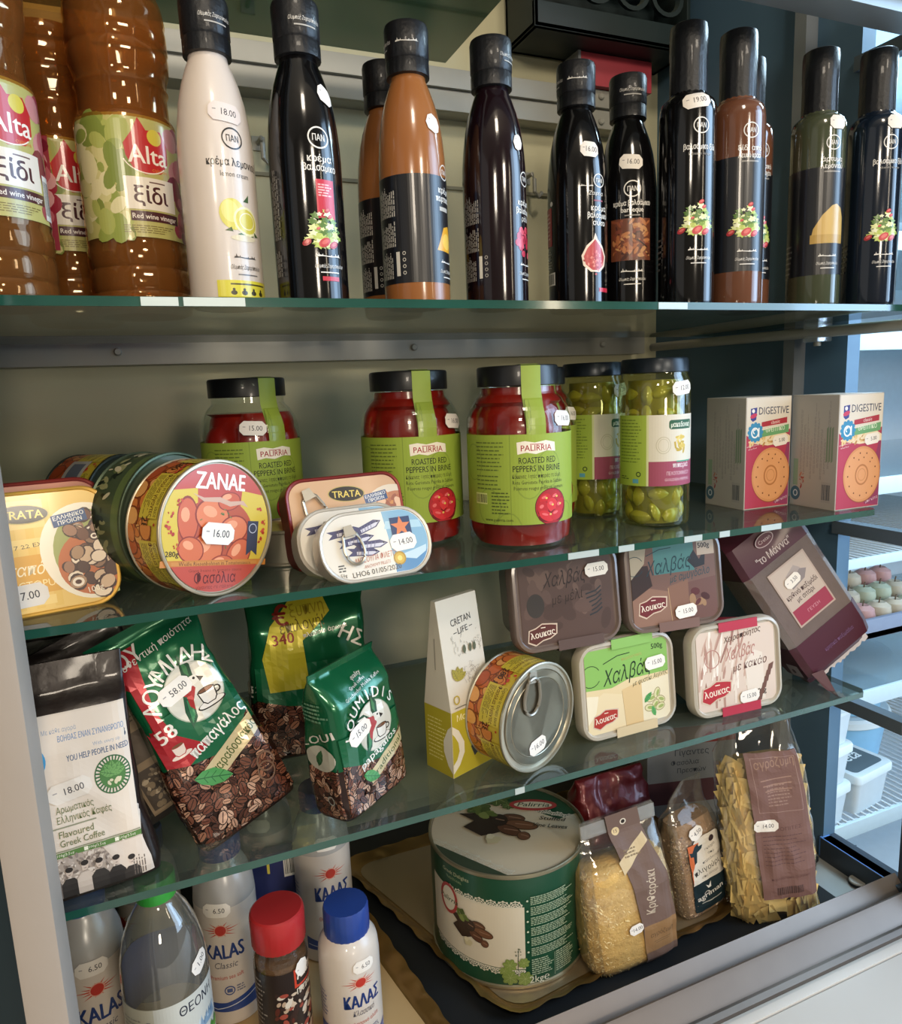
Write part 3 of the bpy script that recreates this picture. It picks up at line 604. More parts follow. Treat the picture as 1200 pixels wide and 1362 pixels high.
def pickle_jar(label, x, y, turn, price, seed):
    t = thing('pickle_jar', label, 'jar', (x, y, Z2), face_cam(x, y)+turn); R = random.Random(seed)
    MB().lathe([(.024, .003), (.0245, .01), (.0245, .138), (.0001, .139)], 32).build('brine_core', BRINE, t)
    proto = pepper_blob().build('pickled_pepper', PICK, t); k = 0
    for z in [.012, .030, .048, .108, .124]:
        for j in range(9):
            o = proto if k == 0 else proto.copy()
            if k: scn.collection.objects.link(o)
            a = 2*PI*(j+R.uniform(-.2, .2))/9+z*40; s = R.uniform(.0082, .0100)
            o.parent = t
            o.matrix_local = Matrix.Translation((.0218*math.sin(a), -.0218*math.cos(a), z+R.uniform(-.003, .003))) @ Matrix.Rotation(a, 4, 'Z') @ Matrix.Rotation(R.choice([0, .3, 1.57, -.3, 1.2]), 4, 'Y') @ Matrix.Rotation(R.uniform(0, 3), 4, 'Z') @ Matrix.Diagonal((s, s, s*1.15, 1)); k += 1
    MB().lathe(PJ, 64).build('jar_glass', clear('pickle glass', 'e6e8c0', 1, .03, .02, .05, 'a8a860'), t); MB().lathe(PLID, 64, wob=lambda a, z: .0004*abs(math.sin(12*a))*(z < .153)).build('lid', mat('dark navy lid', '1c242c', .3, .3), t)
    S = cylS(PJ, .0335); p = PR(S, 2e-4)
    p.rect(-.052, .040, .034, .066, '9bb044'); p.rect(-.0185, .040, .002, .066, 'cfd3a0'); p.rect(-.0165, .040, .060, .066, 'd8d2c2'); p.rect(-.0165, .040, .060, .023, '9c4a62')
    p.micro(-.048, .060, .025, .042, 14, '66782c', .3, seed); p.micro(-.048, .045, .012, .004, 2, '4a5a24'); p.ring(-.026, .051, .0025, .0025, .001, '3a4a20', 16); p.rect(-.032, .0425, .006, .004, '5a9ab0')
    p.rrect(.002, .0925, .030, .0085, .0025, '2c5a40'); p.text('μακεδονική', .0165, .0945, .0048, 'e8ead8', bold=.02, fit=.025); p.ring(-.003, .078, .007, .008, .0006, 'bcb69e', 24); p.ring(-.003, .078, .005, .006, .0004, 'bcb69e', 24)
    p.path([(.008, .081), (.009, .075), (.013, .073), (.016, .079)], .0020, 'b9a040'); p.blobs(16, ['cdb455', 'b9a040', 'dcc878'], lambda R: (R.uniform(.010, .019), R.uniform(.072, .086)), .002, .0045, .4, 3)
    p.text('πιπεριά', .016, .0570, .0048, 'ecdce0', bold=.02, fit=.020); p.text('ΠΕΛΟΠΟΝΝΗΣΟΥ', .014, .0500, .0034, 'e0c4cc', fit=.028); p.text('GOLDEN PEPPERS', .013, .0445, .0028, 'e0c4cc', fit=.030)
    p.rect(.010, .0620, .02, .0012, '3fa080'); p.build('printed_label', t, PAPER, du=.0025)
    sticker(t, S, .017, .130, price, 6, dv=.003, h0=.0009); return t
pickle_jar('jar of pickled green peppers standing apart at the right, next to the biscuit boxes', .4520, .5700, 20, '12.00', 3)
pickle_jar('shaded jar of pickled peppers set back between the red pepper jars and the other pickles', .4360, .6500, 30, '12.00', 5)
# biscuit boxes
def digestive(label, x, y, rz):
    t = thing('biscuit_box', label, 'box', (x, y, Z2), rz)
    W, D, H = .0617, .057, .1165
    MB().box(0, W, 0, D, 0, H).build('carton', mat('biscuit carton', 'bdb6ad', .5, var=.03), t, bevel=.0006)
    p = PR(frontS(0)); p.rect(.001, .001, W-.002, H-.002, 'd8cfc0'); p.poly([(.001, .001), (W-.001, .001), (W-.001, .082), (W*.7, .076), (W*.4, .074), (.012, .071), (.001, .078)], 'b03a52')
    p.poly([(.04, .004), (W-.001, .001), (W-.001, .082), (.058, .07)], '8f3a5e')
    p.text('DIGESTIVE', .0375, .0985, .0078, '3a3c52', bold=.01, fit=.041); p.poly([(.006, .105), (.0145, .106), (.0135, .0935), (.009, .0915), (.006, .094)], '3a3f86'); p.ell(.010, .0975, .0048, .0022, 'c03a5a', .3); p.ell(.0095, .1025, .002, .002, 'e8e4e0')
    p.poly([(.021, .0905), (.056, .0945), (.056, .0885), (.021, .0855)], 'a8323e'); p.text('classic', .040, .0885, .0036, 'ead8d0', rot=5)
    p.poly([(.004, .0715), (.022, .076), (.054, .078), (W-.001, .0745), (W-.001, .068), (.03, .066), (.004, .070)], 'e4d2b0'); p.blobs(50, ['c9a468', 'b88a50', 'e0c48c'], lambda R: (R.uniform(.006, .058), R.uniform(.067, .076)), .001, .003, .4, 4)
    p.poly([(.004, .0795), (W-.003, .087), (W-.003, .0785), (.004, .0735)], '6aa06c'); p.text('ΘΡΕΠΤΙΚΟ', .040, .0805, .0045, 'dce8d0', rot=4, bold=.02, fit=.026)
    for k in range(12): a = 2*PI*k/12; p.ell(.0128+.0085*math.cos(a), .0805+.0085*math.sin(a), .0022, .0022, '3a8ab4', 0, 8)
    p.ell(.0128, .0805, .0090, .0092, '3a8ab4', 0, 28); p.ring(.0122, .080, .0052, .0056, .0016, 'e8eef0', 24); p.rect(.0165, .0755, .0016, .0095, 'e8eef0'); p.ring(.012, .0812, .0026, .0026, .0012, 'e8eef0', 16, 60, 260)
    p.ell(.0355, .0345, .0262, .0290, '9c5a3a', 0, 48); p.ell(.0350, .0350, .0258, .0285, 'd0905e', 0, 48); p.ell(.0350, .0350, .0235, .0262, 'd89a68', 0, 48)
    p.ring(.035, .0345, .0095, .0108, .0018, 'b27444', 32); p.ring(.035, .0345, .0058, .0064, .0008, 'c08452', 24)
    for k in range(13): a = 2*PI*k/13+.3; p.ell(.035+.0195*math.cos(a), .035+.022*math.sin(a), .0009, .0009, '6a3a20', 0, 8)
    for a, b in ((.03, .05), (.037, .052), (.046, .047)): p.ell(a, b, .0008, .0008, '6a3a20', 0, 8)
    p.text('with wholemeal', .0095, .0660, .0018, 'ecd0d0', rot=8); p.text('wheat flour', .0095, .0630, .0018, 'ecd0d0', rot=8); p.text('μπισκότα', .051, .0065, .0030, 'e0c0cc', rot=15)
    p.build('printed_front', t, PAPER, clip=(.0005, .0005, W-.0005, H-.0005))
    q = PR(planeS((0, D, 0), (0, -1, 0), (0, 0, 1), (-1, 0, 0)))
    q.rect(.001, .001, D-.002, H-.002, 'b0aca6')
    for i in range(9): q.micro(.012+i*.0042, .030+(i % 3)*.006, .0026, .075-(i % 4)*.01, 2, '8a8888', .35, i, True)
    q.rect(.004, .022, .006, .028, '8ca48c'); q.ell(.0075, .0135, .0062, .0075, '4a6a7c', 0, 24); q.ring(.0075, .0135, .003, .0036, .0011, 'cfd8dc', 20)
    q.bars(.040, .007, .011, .021, bg='a8a4a0', col='3e4a56'); q.blobs(12, ['a04a4c', 'b87a60'], lambda R: (R.uniform(.012, .018), R.uniform(.018, .035)), .001, .003, .3, 5)
    for k in range(3): q.poly([(.044+k*.003, .048), (.046+k*.003, .05), (.046+k*.003, .085), (.044+k*.003, .083)], '7f937c')
    q.build('printed_side', t, PAPER)
    sticker(t, frontS(0), .047, .0705, '5.00', 6, w=.021, h=.011, du=None)
digestive('left digestive biscuit box, standing next to the pickle jar', .5670, .5690, -.5)
digestive('right digestive biscuit box, at the right end of the middle shelf', .6330, .5145, -1)

# ------------------------------------------------------------------ middle shelf: tins
def rr_ring(y, w, h, r, cz=0, cx=0, n=7):
    P = []
    for sx, sz, a in ((1, -1, -90), (1, 1, 0), (-1, 1, 90), (-1, -1, 180)):
        for i in range(n+1):
            t = math.radians(a+90*i/n); P.append((cx+sx*(w/2-r)+r*math.cos(t), y, cz+sz*(h/2-r)+r*math.sin(t)))
    return P
def lid_pull(t, x, z, y, s=1, rot=0, name='ring_pull', m=None):
    m = m or mat('bare tin', 'a9a294', .3, .8, var=.05)
    R = Matrix.Translation((x, y, z)) @ Matrix.Rotation(rot, 4, 'Y')
    pts = [Vector((.0075*math.cos(a)*(1+.0*0), 0, -.006+.0105*math.sin(a)+(.003 if math.sin(a) > .5 else 0))) for a in [2*PI*i/24 for i in range(24)]]
    pts = [R @ (p*s) for p in pts]; b = MB().tube(pts, .0011*s, 8, True)
    tab = [R @ (Vector(p)*s) for p in ((-.0045, -.0006, .004), (.0045, -.0006, .004), (.003, -.0006, .0115), (-.003, -.0006, .0115))]
    b.add(tab+[v+Vector((0, -.0009*s, 0)) for v in tab], [(0, 1, 2, 3), (7, 6, 5, 4), (0, 4, 5, 1), (1, 5, 6, 2), (2, 6, 7, 3), (3, 7, 4, 0)])
    return b.build(name, m, t)
def tin(label, x, y, z, rz, rx, w, h, r, d, rim, face, draw, cat='tin', ry=0, name='flat_tin', pull=None):
    """flat rounded tin standing on its long edge; the face looks to -Y, its foot at z = 0"""
    t = thing(name, label, cat, (x, y, z), rz, None, rx, ry); cz = h/2
    rims = [rr_ring(d, w-.002, h-.002, r, cz), rr_ring(d-.001, w, h, r, cz), rr_ring(.003, w, h, r, cz), rr_ring(.0025, w+.0015, h+.0015, r+.0006, cz), rr_ring(-.0004, w+.0015, h+.0015, r+.0006, cz), rr_ring(-.001, w, h, r, cz), rr_ring(-.0006, w-.003, h-.003, r-.001, cz), rr_ring(.0002, w-.0036, h-.0036, r-.0015, cz)]
    MB().rings(rims).build('tin_body', rim, t)
    p = PR(frontS(0), 2e-4); draw(p); 
    if p.V: p.build('printed_face', t, LACQ, clip=(-w/2+.0015, .0015, w/2-.0015, h-.0015))
    if pull: lid_pull(t, *pull)
    return t
def rrect_face(p, w, h, r, col, ins=.0022): p.rrect(-w/2+ins, ins, w-2*ins, h-2*ins, r-ins*.6, col, 8)
def trata_badge(p, x, y, s, bg='1c1c1a'):
    p.ell(x, y, s*1.08, s*.44, 'b4a05a', -.06, 32); p.ell(x, y, s*1.02, s*.40, bg, -.06, 32); p.text('TRATA', x, y-s*.19, s*.38, 'd9c060', bold=.03, fit=s*1.65, rot=-2)
def greek_badge(p, x, y, w, rot=6):
    c, q = math.cos(math.radians(rot)), math.sin(math.radians(rot)); f = lambda a, b: (x+a*c-b*q, y+a*q+b*c)
    p.poly([f(-w/2, -w*.18), f(w/2, -w*.18), f(w/2, w*.2), f(-w/2, w*.2)], '36507a'); p.text('ΕΛΛΗΝΙΚΟ', *f(0, w*.03), w*.13, 'e4e4e0', rot=rot, bold=.02, fit=w*.9); p.text('ΠΡΟΪΟΝ', *f(0, -w*.14), w*.13, 'e4e4e0', rot=rot, bold=.02, fit=w*.7)
def d_octo(p):
    w, h = .112, .0825; rrect_face(p, w, h, .018, 'dcb866')
    for i in range(7): p.rect(-w/2+.004+i*.011, .004, .005, h-.008, 'd8b25a')
    for i in range(6): p.rect(-w/2+.004, .006+i*.013, w*.6, .006, 'e2c47a')
    p.rrect(-w/2+.003, .014, .074, .026, .002, 'cf9a3c'); p.text('χταπόδι', .0015, .0268, .0082, 'f0e2c0', shear=.2, fit=.034); p.text('OCTOPUS', .004, .0180, .005, 'ecd8a0', fit=.03)
    p.text('20 04 17 22 EXP', -.003, .0445, .0028, '4a4030', rot=4, fit=.036)
    p.ell(.040, .038, .030, .034, 'e6ddc8', .3, 40); p.ell(.0445, .036, .0265, .031, '9aa060', .35, 32); p.ell(.043, .030, .024, .023, 'b8683c', .3, 32)
    R = random.Random(8)
    for i in range(44):
        a = R.uniform(0, 6.28); d = R.uniform(0, 1)**.6; x = .041+.0165*d*math.cos(a); y = .036+.027*d*math.sin(a); r = R.uniform(.003, .006); c = R.choice(['8a6a54', '6a4434', 'a48468', '4a3028', 'c8ac90', '97705a', 'e0cdb6'])
        p.ell(x, y, r*1.15, r*.95, '3c2420', R.uniform(0, 3), 12); p.ell(x, y, r, r*.8, c, R.uniform(0, 3), 12)
        if i % 5 == 0: p.ring(x, y, r*.7, r*.6, r*.3, 'e8dccc', 14); p.ell(x, y, r*.35, r*.3, '4a2a22', 0, 10)
    trata_badge(p, .0025, .0675, .0150); greek_badge(p, .030, .0615, .0215, 9); p.text('100g', .040, .0095, .004, 'efe6d2', rot=8)
YEL = mat('yellow tin lacquer', 'c79a3e', .35, .3, .2, .5); RDL = mat('dark red tin lacquer', '7a2420', .35, .3, .2, .5); TINM = mat('tin metal', 'a09884', .3, .8, var=.06)
t = tin('yellow flat octopus tin standing on edge at the left post, price sticker in its corner', -.0810, .5330, Z2, 13, -13, .112, .0825, .018, .022, YEL, None, d_octo, name='octopus_tin')
sticker(t, frontS(0), -.004, .0135, '17.00', 3, w=.030, h=.015, du=None)
lid_pull(t, -.0285, .050, -.002, 1.25)
def d_trata(p):
    w, h = .100, .073; rrect_face(p, w, h, .015, 'c9a27e'); p.rect(-w/2, .0, w, .020, '7a2622')
    p.ell(.040, .036, .028, .026, 'd8cbb8', .2, 32); p.ell(.044, .034, .024, .022, 'b87a58', .2, 32); p.blobs(26, ['d09a78', 'b06a4c', 'e0b898', '9a5a44', 'c88a50'], lambda R: (R.uniform(.028, .052), R.uniform(.024, .052)), .003, .007, .5, 5, 12)
    trata_badge(p, .001, .0580, .0150, '2a2420'); greek_badge(p, .0265, .0525, .021, 8)
t = tin('red-rimmed flat salmon-coloured tin leaning behind the small sardine tins', .1475, .5600, Z2, 8, -16, .100, .073, .015, .022, RDL, None, d_trata, name='seafood_tin', pull=(-.030, .052, -.003, 1.15, -.35))
t = tin('dark red flat tin standing directly behind the yellow octopus tin, only its rim in view', -.0860, .5640, Z2, 13, -10, .112, .0855, .018, .022, RDL, None, lambda p: rrect_face(p, .112, .0855, .018, 'a86a50'), name='octopus_tin')
def d_anch(p):
    w, h = .090, .052; rrect_face(p, w, h, .0235, 'd8d2c6', .0018)
    arc = lambda a0, a1: [(.0215+.0213*math.cos(math.radians(a)), .026+.0238*math.sin(math.radians(a))) for a in range(a0, a1+1, 6)]; p.poly([(.012, .0022)]+arc(-90, 90)+[(.008, .0498), (.010, .03)], '7fa6bc'); p.poly([(.011, .0022)]+arc(-90, -24)+[(.026, .012), (.013, .018)], '5684aa'); p.poly([(.012, .014), (.030, .010), (.0395, .015), (.0405, .020), (.028, .017)], 'b8ccd4'); p.poly([(.008, .036), (.040, .034), (.0385, .040), (.010, .042)], 'a5c2cc')
    for a, b, l, r in ((-.022, .038, .024, .10), (-.004, .040, .022, .32), (-.014, .031, .026, .12), (-.004, .026, .026, -.02), (-.010, .021, .022, -.1)):
        c, q = math.cos(r), math.sin(r); f = lambda u, v: (a+u*c-v*q, b+u*q+v*c)
        p.poly([f(-l/2-.004, .003), f(-l/2, .0), f(-l/2-.004, -.003), f(-l*.3, -.0028), f(l*.25, -.003), f(l/2, 0), f(l*.25, .003), f(-l*.3, .0026)], '4a4866')
        p.poly([f(-l*.35, -.0020), f(l*.22, -.0022), f(l*.42, 0), f(l*.22, .0004), f(-l*.35, .0004)], 'c4c2cc'); p.ell(*f(l*.36, .0004), .0007, .0007, '1c1c28', 0, 8)
        for k in range(4): p.line(*f(l*(.05-.12*k), -.002), *f(l*(.1-.12*k), .0018), .0005, '6c6a88')
    p.rect(.0135, .0285, .017, .0155, '2c3a5c'); p.poly([(.022+.0085*(1 if k % 2 else .42)*math.cos(PI/10+k*PI/5+PI), .0365+.0085*(1 if k % 2 else .42)*math.sin(PI/10+k*PI/5+PI)) for k in range(10)], 'd07a4c')
    p.text('ΑΝΤΣΟΥΓΙΑ ΦΙΛΕΤΟ', -.004, .0140, .0042, 'b0604c', shear=.2, rot=4, fit=.034); p.text('ANCHOVY FILLETS', -.003, .0095, .0026, 'b87868', shear=.2, rot=4, fit=.022)
    p.ell(.016, .0125, .0052, .0052, 'c4a03c', 0, 24); p.ring(.016, .0125, .0052, .0052, .0012, 'a8842c', 24); p.ell(.016, .0125, .002, .002, 'e0c870')
    p.text('LHO6 01/05/2020', -.004, .0040, .0040, '3a3834', rot=2, fit=.040); p.micro(-.034, .008, .007, .006, 3, '5a5854'); p.text('50g', -.031, .0050, .0026, '4a4844')
WR = mat('white tin rim', 'c4bcae', .35, .4, .2, .5)
tin('oval-cornered sardine tin tucked just behind the front one, its left rim showing', .1420, .5310, Z2, 8, -18, .090, .052, .0235, .018, WR, None, d_anch, name='anchovy_tin', pull=(-.021, .032, -.003, .9))
t = tin('small front sardine tin with blue print and fish drawing at the shelf edge', .1530, .5050, Z2, 8, -20, .090, .052, .0235, .018, WR, None, d_anch, name='anchovy_tin', pull=(-.021, .030, -.003, 1.05, -.15))
sticker(t, frontS(0), .0215, .0245, '14.00', 3, w=.022, h=.013, du=None)
def can_basis(pos, ang, roll, tilt=0):
    a = math.radians(ang); n = Vector((math.sin(a)*math.cos(tilt), -math.cos(a)*math.cos(tilt), math.sin(tilt))); u = Vector((0, 0, 1)); x = u.cross(n).normalized(); y = n.cross(x)
    return Matrix.Translation(pos) @ Matrix((x, y, n)).transposed().to_4x4() @ Matrix.Rotation(math.radians(roll), 4, 'Z')
def round_can(name, label, M, R, L, metal, side, face, S2=None, group=None, back='tin metal'):
    """axis = local z, printed face at z = 0 looking along +z, body towards -z"""
    t = link(bpy.data.objects.new(name, None)); t.matrix_world = M; t.empty_display_size = .02; meta(t, label, 'tin', group)
    prof = [(.0001, -L+.0015), (R-.004, -L+.0015), (R-.0025, -L), (R-.0008, -L), (R, -L+.001), (R, -L+.0022), (R-.0012, -L+.0032), (R-.0012, -.0034), (R, -.0022), (R, -.0004), (R-.0006, 0), (R-.0018, 0), (R-.0024, -.0022), (R-.008, -.0022), (R-.009, -.0016), (.0001, -.0016)]
    MB().lathe(prof, 96).build('can_body', metal, t)
    S = planeS((0, 0, -.0016), (1, 0, 0), (0, 1, 0), (0, 0, 1)); p = PR(S, 1e-4); face(p, R-.0030)
    if p.V: p.build('printed_lid', t, LACQ)
    # side: u runs round the can, v along the axis from the far rim to the face
    rr = R-.0012
    SS = lambda u, v, h: ((rr+h)*math.cos(u/rr), (rr+h)*math.sin(u/rr), -L+v)
    q = PR(SS, 1.2e-4); side(q, rr, L)
    if q.V: q.build('printed_side', t, LACQ, du=.003, clip=(-PI*rr, .0034, PI*rr, L-.0036))
    return t, S
def gigantes_side(q, r, L):
    q.rect(-PI*r, 0, 2*PI*r, L, 'b07a34'); q.rect(-PI*r, L*.62, 2*PI*r, L*.38, 'c8b03c')
    q.blobs(420, ['c46a34', 'b85a2c', 'd08040', 'a84c28', 'd89a58', 'c87438'], lambda R: (R.uniform(-PI*r, PI*r), R.uniform(.002, L*.6)), .004, .008, .7, 5, 12, edge='7a3a1c')
    for k in range(6):
        u = -PI*r+k*2*PI*r/6+.01
        q.rect(u, L*.40, .034, L*.56, 'c9b440'); q.text('Gigantes in tomato sauce', u+.017, L*.80, .0042, '3a3018', fit=.032); q.text('Φασόλια γίγαντες', u+.017, L*.66, .0042, '5a2c18', fit=.032, bold=.02); q.micro(u+.002, L*.43, .030, L*.18, 5, '5a4a20', .4, k)
        q.text('280 g', u+.042, L*.5, .006, '3a2414', bold=.03)
        q.blobs(6, ['a83020', 'c04030'], lambda R: (u+R.uniform(.036, .05), L*R.uniform(.7, .95)), .001, .002, .8, k)
def zanae_face(p, r):
    p.ell(0, 0, r, r, 'b94a38', 0, 64)
    for s in (-1, 1):
        pts = [(s*r*math.cos(a), r*math.sin(a)) for a in [(-.62+.075*i) for i in range(17)]]+[(s*r*.42, r*.60), (s*r*.34, -r*.52)]
        p.poly(pts, 'd0b23e')
    R = random.Random(2)
    p.ell(-.001, -.004, r*.70, r*.56, 'b25030', 0, 40)
    for a, b, u, v, c, w in ((-.56, .12, .17, .32, 'c8603c', .1), (-.12, .18, .3, .24, 'd8784c', -.3), (-.2, -.36, .3, .26, 'd07044', .5), (.3, -.02, .26, .2, 'd4744a', .2), (.42, -.42, .26, .2, 'c8603a', .9), (-.48, -.34, .22, .18, 'cc683f', -.4), (.18, .42, .2, .13, 'c45a38', .2), (.1, -.58, .22, .14, 'c8623c', .1)):
        p.ell(a*r, b*r, u*r*1.1, v*r*1.12, '8a3420', w, 24); p.ell(a*r, b*r, u*r, v*r, c, w, 24); p.ell((a-.05)*r, (b+.07)*r, u*r*.45, v*r*.35, 'e69a70', w, 14)
    p.blobs(14, ['5a6a34', '7a7a3c'], lambda R: (R.uniform(-.4, .4)*r, R.uniform(-.6, .3)*r), .0008, .0018, .4, 3)
    p.poly([(-.5*r, .52*r), (-.3*r, .46*r), (0, .48*r), (.2*r, .42*r), (.45*r, .44*r), (.56*r, .34*r), (.4*r, .38*r), (.2*r, .34*r), (0, .4*r), (-.3*r, .40*r)], 'c9a088')
    p.rect(-r*.99, -r*.60, r*1.98, r*.10, 'c07a34'); p.poly([(r*math.cos(a), r*math.sin(a)) for a in [PI+.63+.0943*i for i in range(21)]], 'b94a38')
    p.rect(-r*.8, -r*.575, r*1.6, r*.05, 'c58440')
    p.text('Weiße Riesenbohnen in Tomatensauce', 0, -r*.58, .0028, '5a2412', fit=r*1.35); p.text('Giant beans in tomato sauce', 0, -r*.68, .0022, '7a3020', fit=r*1.0)
    p.text('Φασόλια', 0, -r*.86, .0078, '5c1c16', bold=.01, fit=r*.78); p.text('γίγαντες σε σάλτσα', 0, -r*.945, .0024, '6c2018', fit=r*.7)
    p.text('ZANAE', 0, r*.60, .0118, 'efe2d4', bold=.045, fit=r*.92)
    p.rect(r*.57, -.30*r, r*.22, r*.42, '3a3c4c'); p.poly([(r*.57, -.30*r), (r*.57, -.44*r), (r*.68, -.36*r), (r*.79, -.44*r), (r*.79, -.30*r)], '3a3c4c'); p.ring(r*.68, 0, r*.08, r*.08, .0006, 'b8b8c0'); p.text('280g', -r*.80, -r*.44, .0038, '2c1c14', bold=.02)
    for a, b in ((-.86, .2), (-.72, .36), (-.84, -.1), (-.74, -.28), (.88, .1), (.80, .3), (.86, -.2), (-.9, .03), (.9, -.06)): p.blobs(4, ['a83020', 'c04a30'], lambda R: ((a+R.uniform(-.04, .04))*r, (b+R.uniform(-.05, .05))*r), .0007, .0016, .7, int(a*50+99))
CR = mat('cream can rim', 'b8ab92', .35, .5, .1, .5)
ang = 33; R0 = .0478
t, S = round_can('bean_tin', 'big orange tin of beans lying on its side, printed lid with price sticker', can_basis((.0405, .520, Z2+R0), ang, -11), R0, .038, CR, gigantes_side, zanae_face)
sticker(t, S, -.001, -.004, '16.00', -3, w=.027, h=.015, du=None, h0=.002)
def olive_side(q, r, L):
    q.rect(-PI*r, 0, 2*PI*r, L, '3e4a34'); q.rect(-PI*r, L*.7, 2*PI*r, L*.3, '57663c'); q.blobs(200, ['2a3326', '54603a', '20281e', '8a8a60', 'b8b090'], lambda R: (R.uniform(-PI*r, PI*r), R.uniform(.003, L*.5)), .002, .005, .5, 6)
def plain_face(p, r): p.ell(0, 0, r, r, '4a5544', 0, 48); p.ring(0, 0, r*.8, r*.8, .001, '6a7560', 48)
round_can('vine_leaf_tin', 'dark green tin lying on its side directly behind the big orange tin', can_basis((.0150, .5640, Z2+.0500), 40, 0), .0500, .036, mat('green can metal', '4e5a46', .35, .6), olive_side, plain_face)
def dark_face(p, r): p.ell(0, 0, r, r, '20261f', 0, 48)
round_can('bean_tin', 'tin lying on its side at the far left back, dark end turned to the right', can_basis((-.022, .690, Z2+.0465), 48, 0), .0465, .050, mat('dark can metal', '2c322a', .45, .3), lambda q, r, L: (gigantes_side(q, r, L), q.rect(r*2.0, L*.35, .03, L*.4, 'b8b4ac'), q.rect(r*2.0+.004, L*.42, .022, L*.26, '6a707c')), dark_face)
t, S = round_can('fish_tin', 'low round tin standing flat beneath the red-rimmed tin, gold lid', Matrix.Translation((.1020, .612, Z2+.030)), .034, .030, mat('ribbed tin', 'a49c8c', .3, .8), lambda q, r, L: None, lambda p, r: (p.ell(0, 0, r, r, 'a88a54', 0, 48), p.ring(0, 0, r*.8, r*.8, .0012, '8a6c3c', 48)))

# ------------------------------------------------------------------ lower shelf: bags
def fit_levels(L):
    def f(z):
        if z <= L[0][0]: return L[0][1:]
        for a, b in zip(L, L[1:]):
            if z <= b[0]:
                k = (z-a[0])/(b[0]-a[0]); k = k*k*(3-2*k) if len(L) < 5 else k
                return tuple(a[i]+(b[i]-a[i])*k for i in range(1, 5))
        return L[-1][1:]
    return f
def bag(name, t, L, m, n=5, wr=.0015, ws=28, seed=0, nz=34, seg=72, seam=True, regions=None, open_top=False, part='bag', **kw):
    """soft pouch lofted through levels (z, width, depth, x offset, y offset); returns front and side surface functions"""
    F = fit_levels(L); z0, z1 = L[0][0], L[-1][0]
    def wn(x, y, z):
        v = Vector((x*ws+seed*3.7, y*ws, z*ws*.8)); edge = min(1, (z-z0)*60+.1)
        return wr*edge*(noise.noise(v)+.45*noise.noise(v*2.7)+.4*(1-abs(noise.noise(v*1.6+Vector((5, 2, 1)))*3)))
    def pt(a, z, h=0):
        w, d, xo, yo = F(z); c, s = math.cos(a), math.sin(a)
        x = math.copysign(abs(c)**(2/n), c)*w/2; y = math.copysign(abs(s)**(2/n), s)*d/2
        k = wn(x, y, z)+h; l = math.hypot(c*d, s*w) or 1
        nx, ny = c*d/l, s*w/l
        if abs(s) > .9 and n > 3: nx, ny = 0, math.copysign(1, s)
        q = min(1, d/.012)
        return (xo+x+nx*k*q, yo+y+ny*(wn(x, y, z)*q+h), z)
    rings = []; b = MB()
    A = []; q = seg//4
    for k in range(q): c = .992*(-1+2*k/q); A.append(-math.acos(math.copysign(abs(c)**(n/2), c)))
    for k in range(q): c = .992*(-1+2*k/q); A.append(math.asin(math.copysign(abs(c)**(n/2), c)))
    A += [a+PI for a in A]
    for i in range(nz+1):
        z = z0+(z1-z0)*i/nz; rings.append([pt(a, z) for a in A])
    if regions:
        k = 0; b.rings(rings); b.m = []
        for i in range(nz):
            z = z0+(z1-z0)*(i+.5)/nz; mi = sum(1 for q in regions if z > q); b.m += [mi]*seg
        b.m += [0, len(regions)]
    else: b.rings(rings)
    o = b.build(part, m, t, angle=60, **kw)
    def front(x, z, h):
        w, d, xo, yo = F(z); c = max(-1, min(1, (x-xo)/(w/2)))
        ca = math.copysign(abs(c)**(n/2), c); a = -math.acos(max(-1, min(1, ca))); c = max(-.985, min(.985, c)); x = xo+c*w/2
        p = pt(a, z, 0); return (x, p[1]-h*(1 if abs(c) < .97 else .6), z)
    def side(u, z, h):   # left side, u = y - yo with sign so that text reads from outside
        w, d, xo, yo = F(z); s = max(-.999, min(.999, (-u)/(d/2))); sa = math.copysign(abs(s)**(n/2), s); a = PI-math.asin(sa)
        p = pt(a, z, 0); return (p[0]-h, p[1], z)
    return o, front, side
def beans(p, x0, x1, z0, z1, n, seed, r0=.0030, r1=.0050):
    p.blobs(n, ['5a3426', '6c4030', '7e4e3c', '9a6850', '4a2a20', 'b88c72', '6a3a2a', 'c8a088'], lambda R: (R.uniform(x0, x1), R.uniform(z0, z1)), r0, r1, .58, seed, 11, edge='1c100d', crease='2a1610')
def cup(p, x, y, s, c='f0e8dc', k='2a2420'):
    p.ell(x, y-.9*s, 1.5*s, .42*s, k); p.ell(x, y-.85*s, 1.35*s, .34*s, c); p.ring(x+.95*s, y+.1*s, .45*s, .4*s, .16*s, k, 16)
    p.poly([(x-.92*s, y+.62*s), (x-.8*s, y-.5*s), (x-.45*s, y-.88*s), (x+.45*s, y-.88*s), (x+.8*s, y-.5*s), (x+.92*s, y+.62*s)], k); p.poly([(x-.8*s, y+.55*s), (x-.68*s, y-.45*s), (x-.4*s, y-.78*s), (x+.4*s, y-.78*s), (x+.68*s, y-.45*s), (x+.8*s, y+.55*s)], c); p.ell(x, y+.58*s, .86*s, .25*s, k); p.ell(x, y+.58*s, .74*s, .18*s, '7a5038')
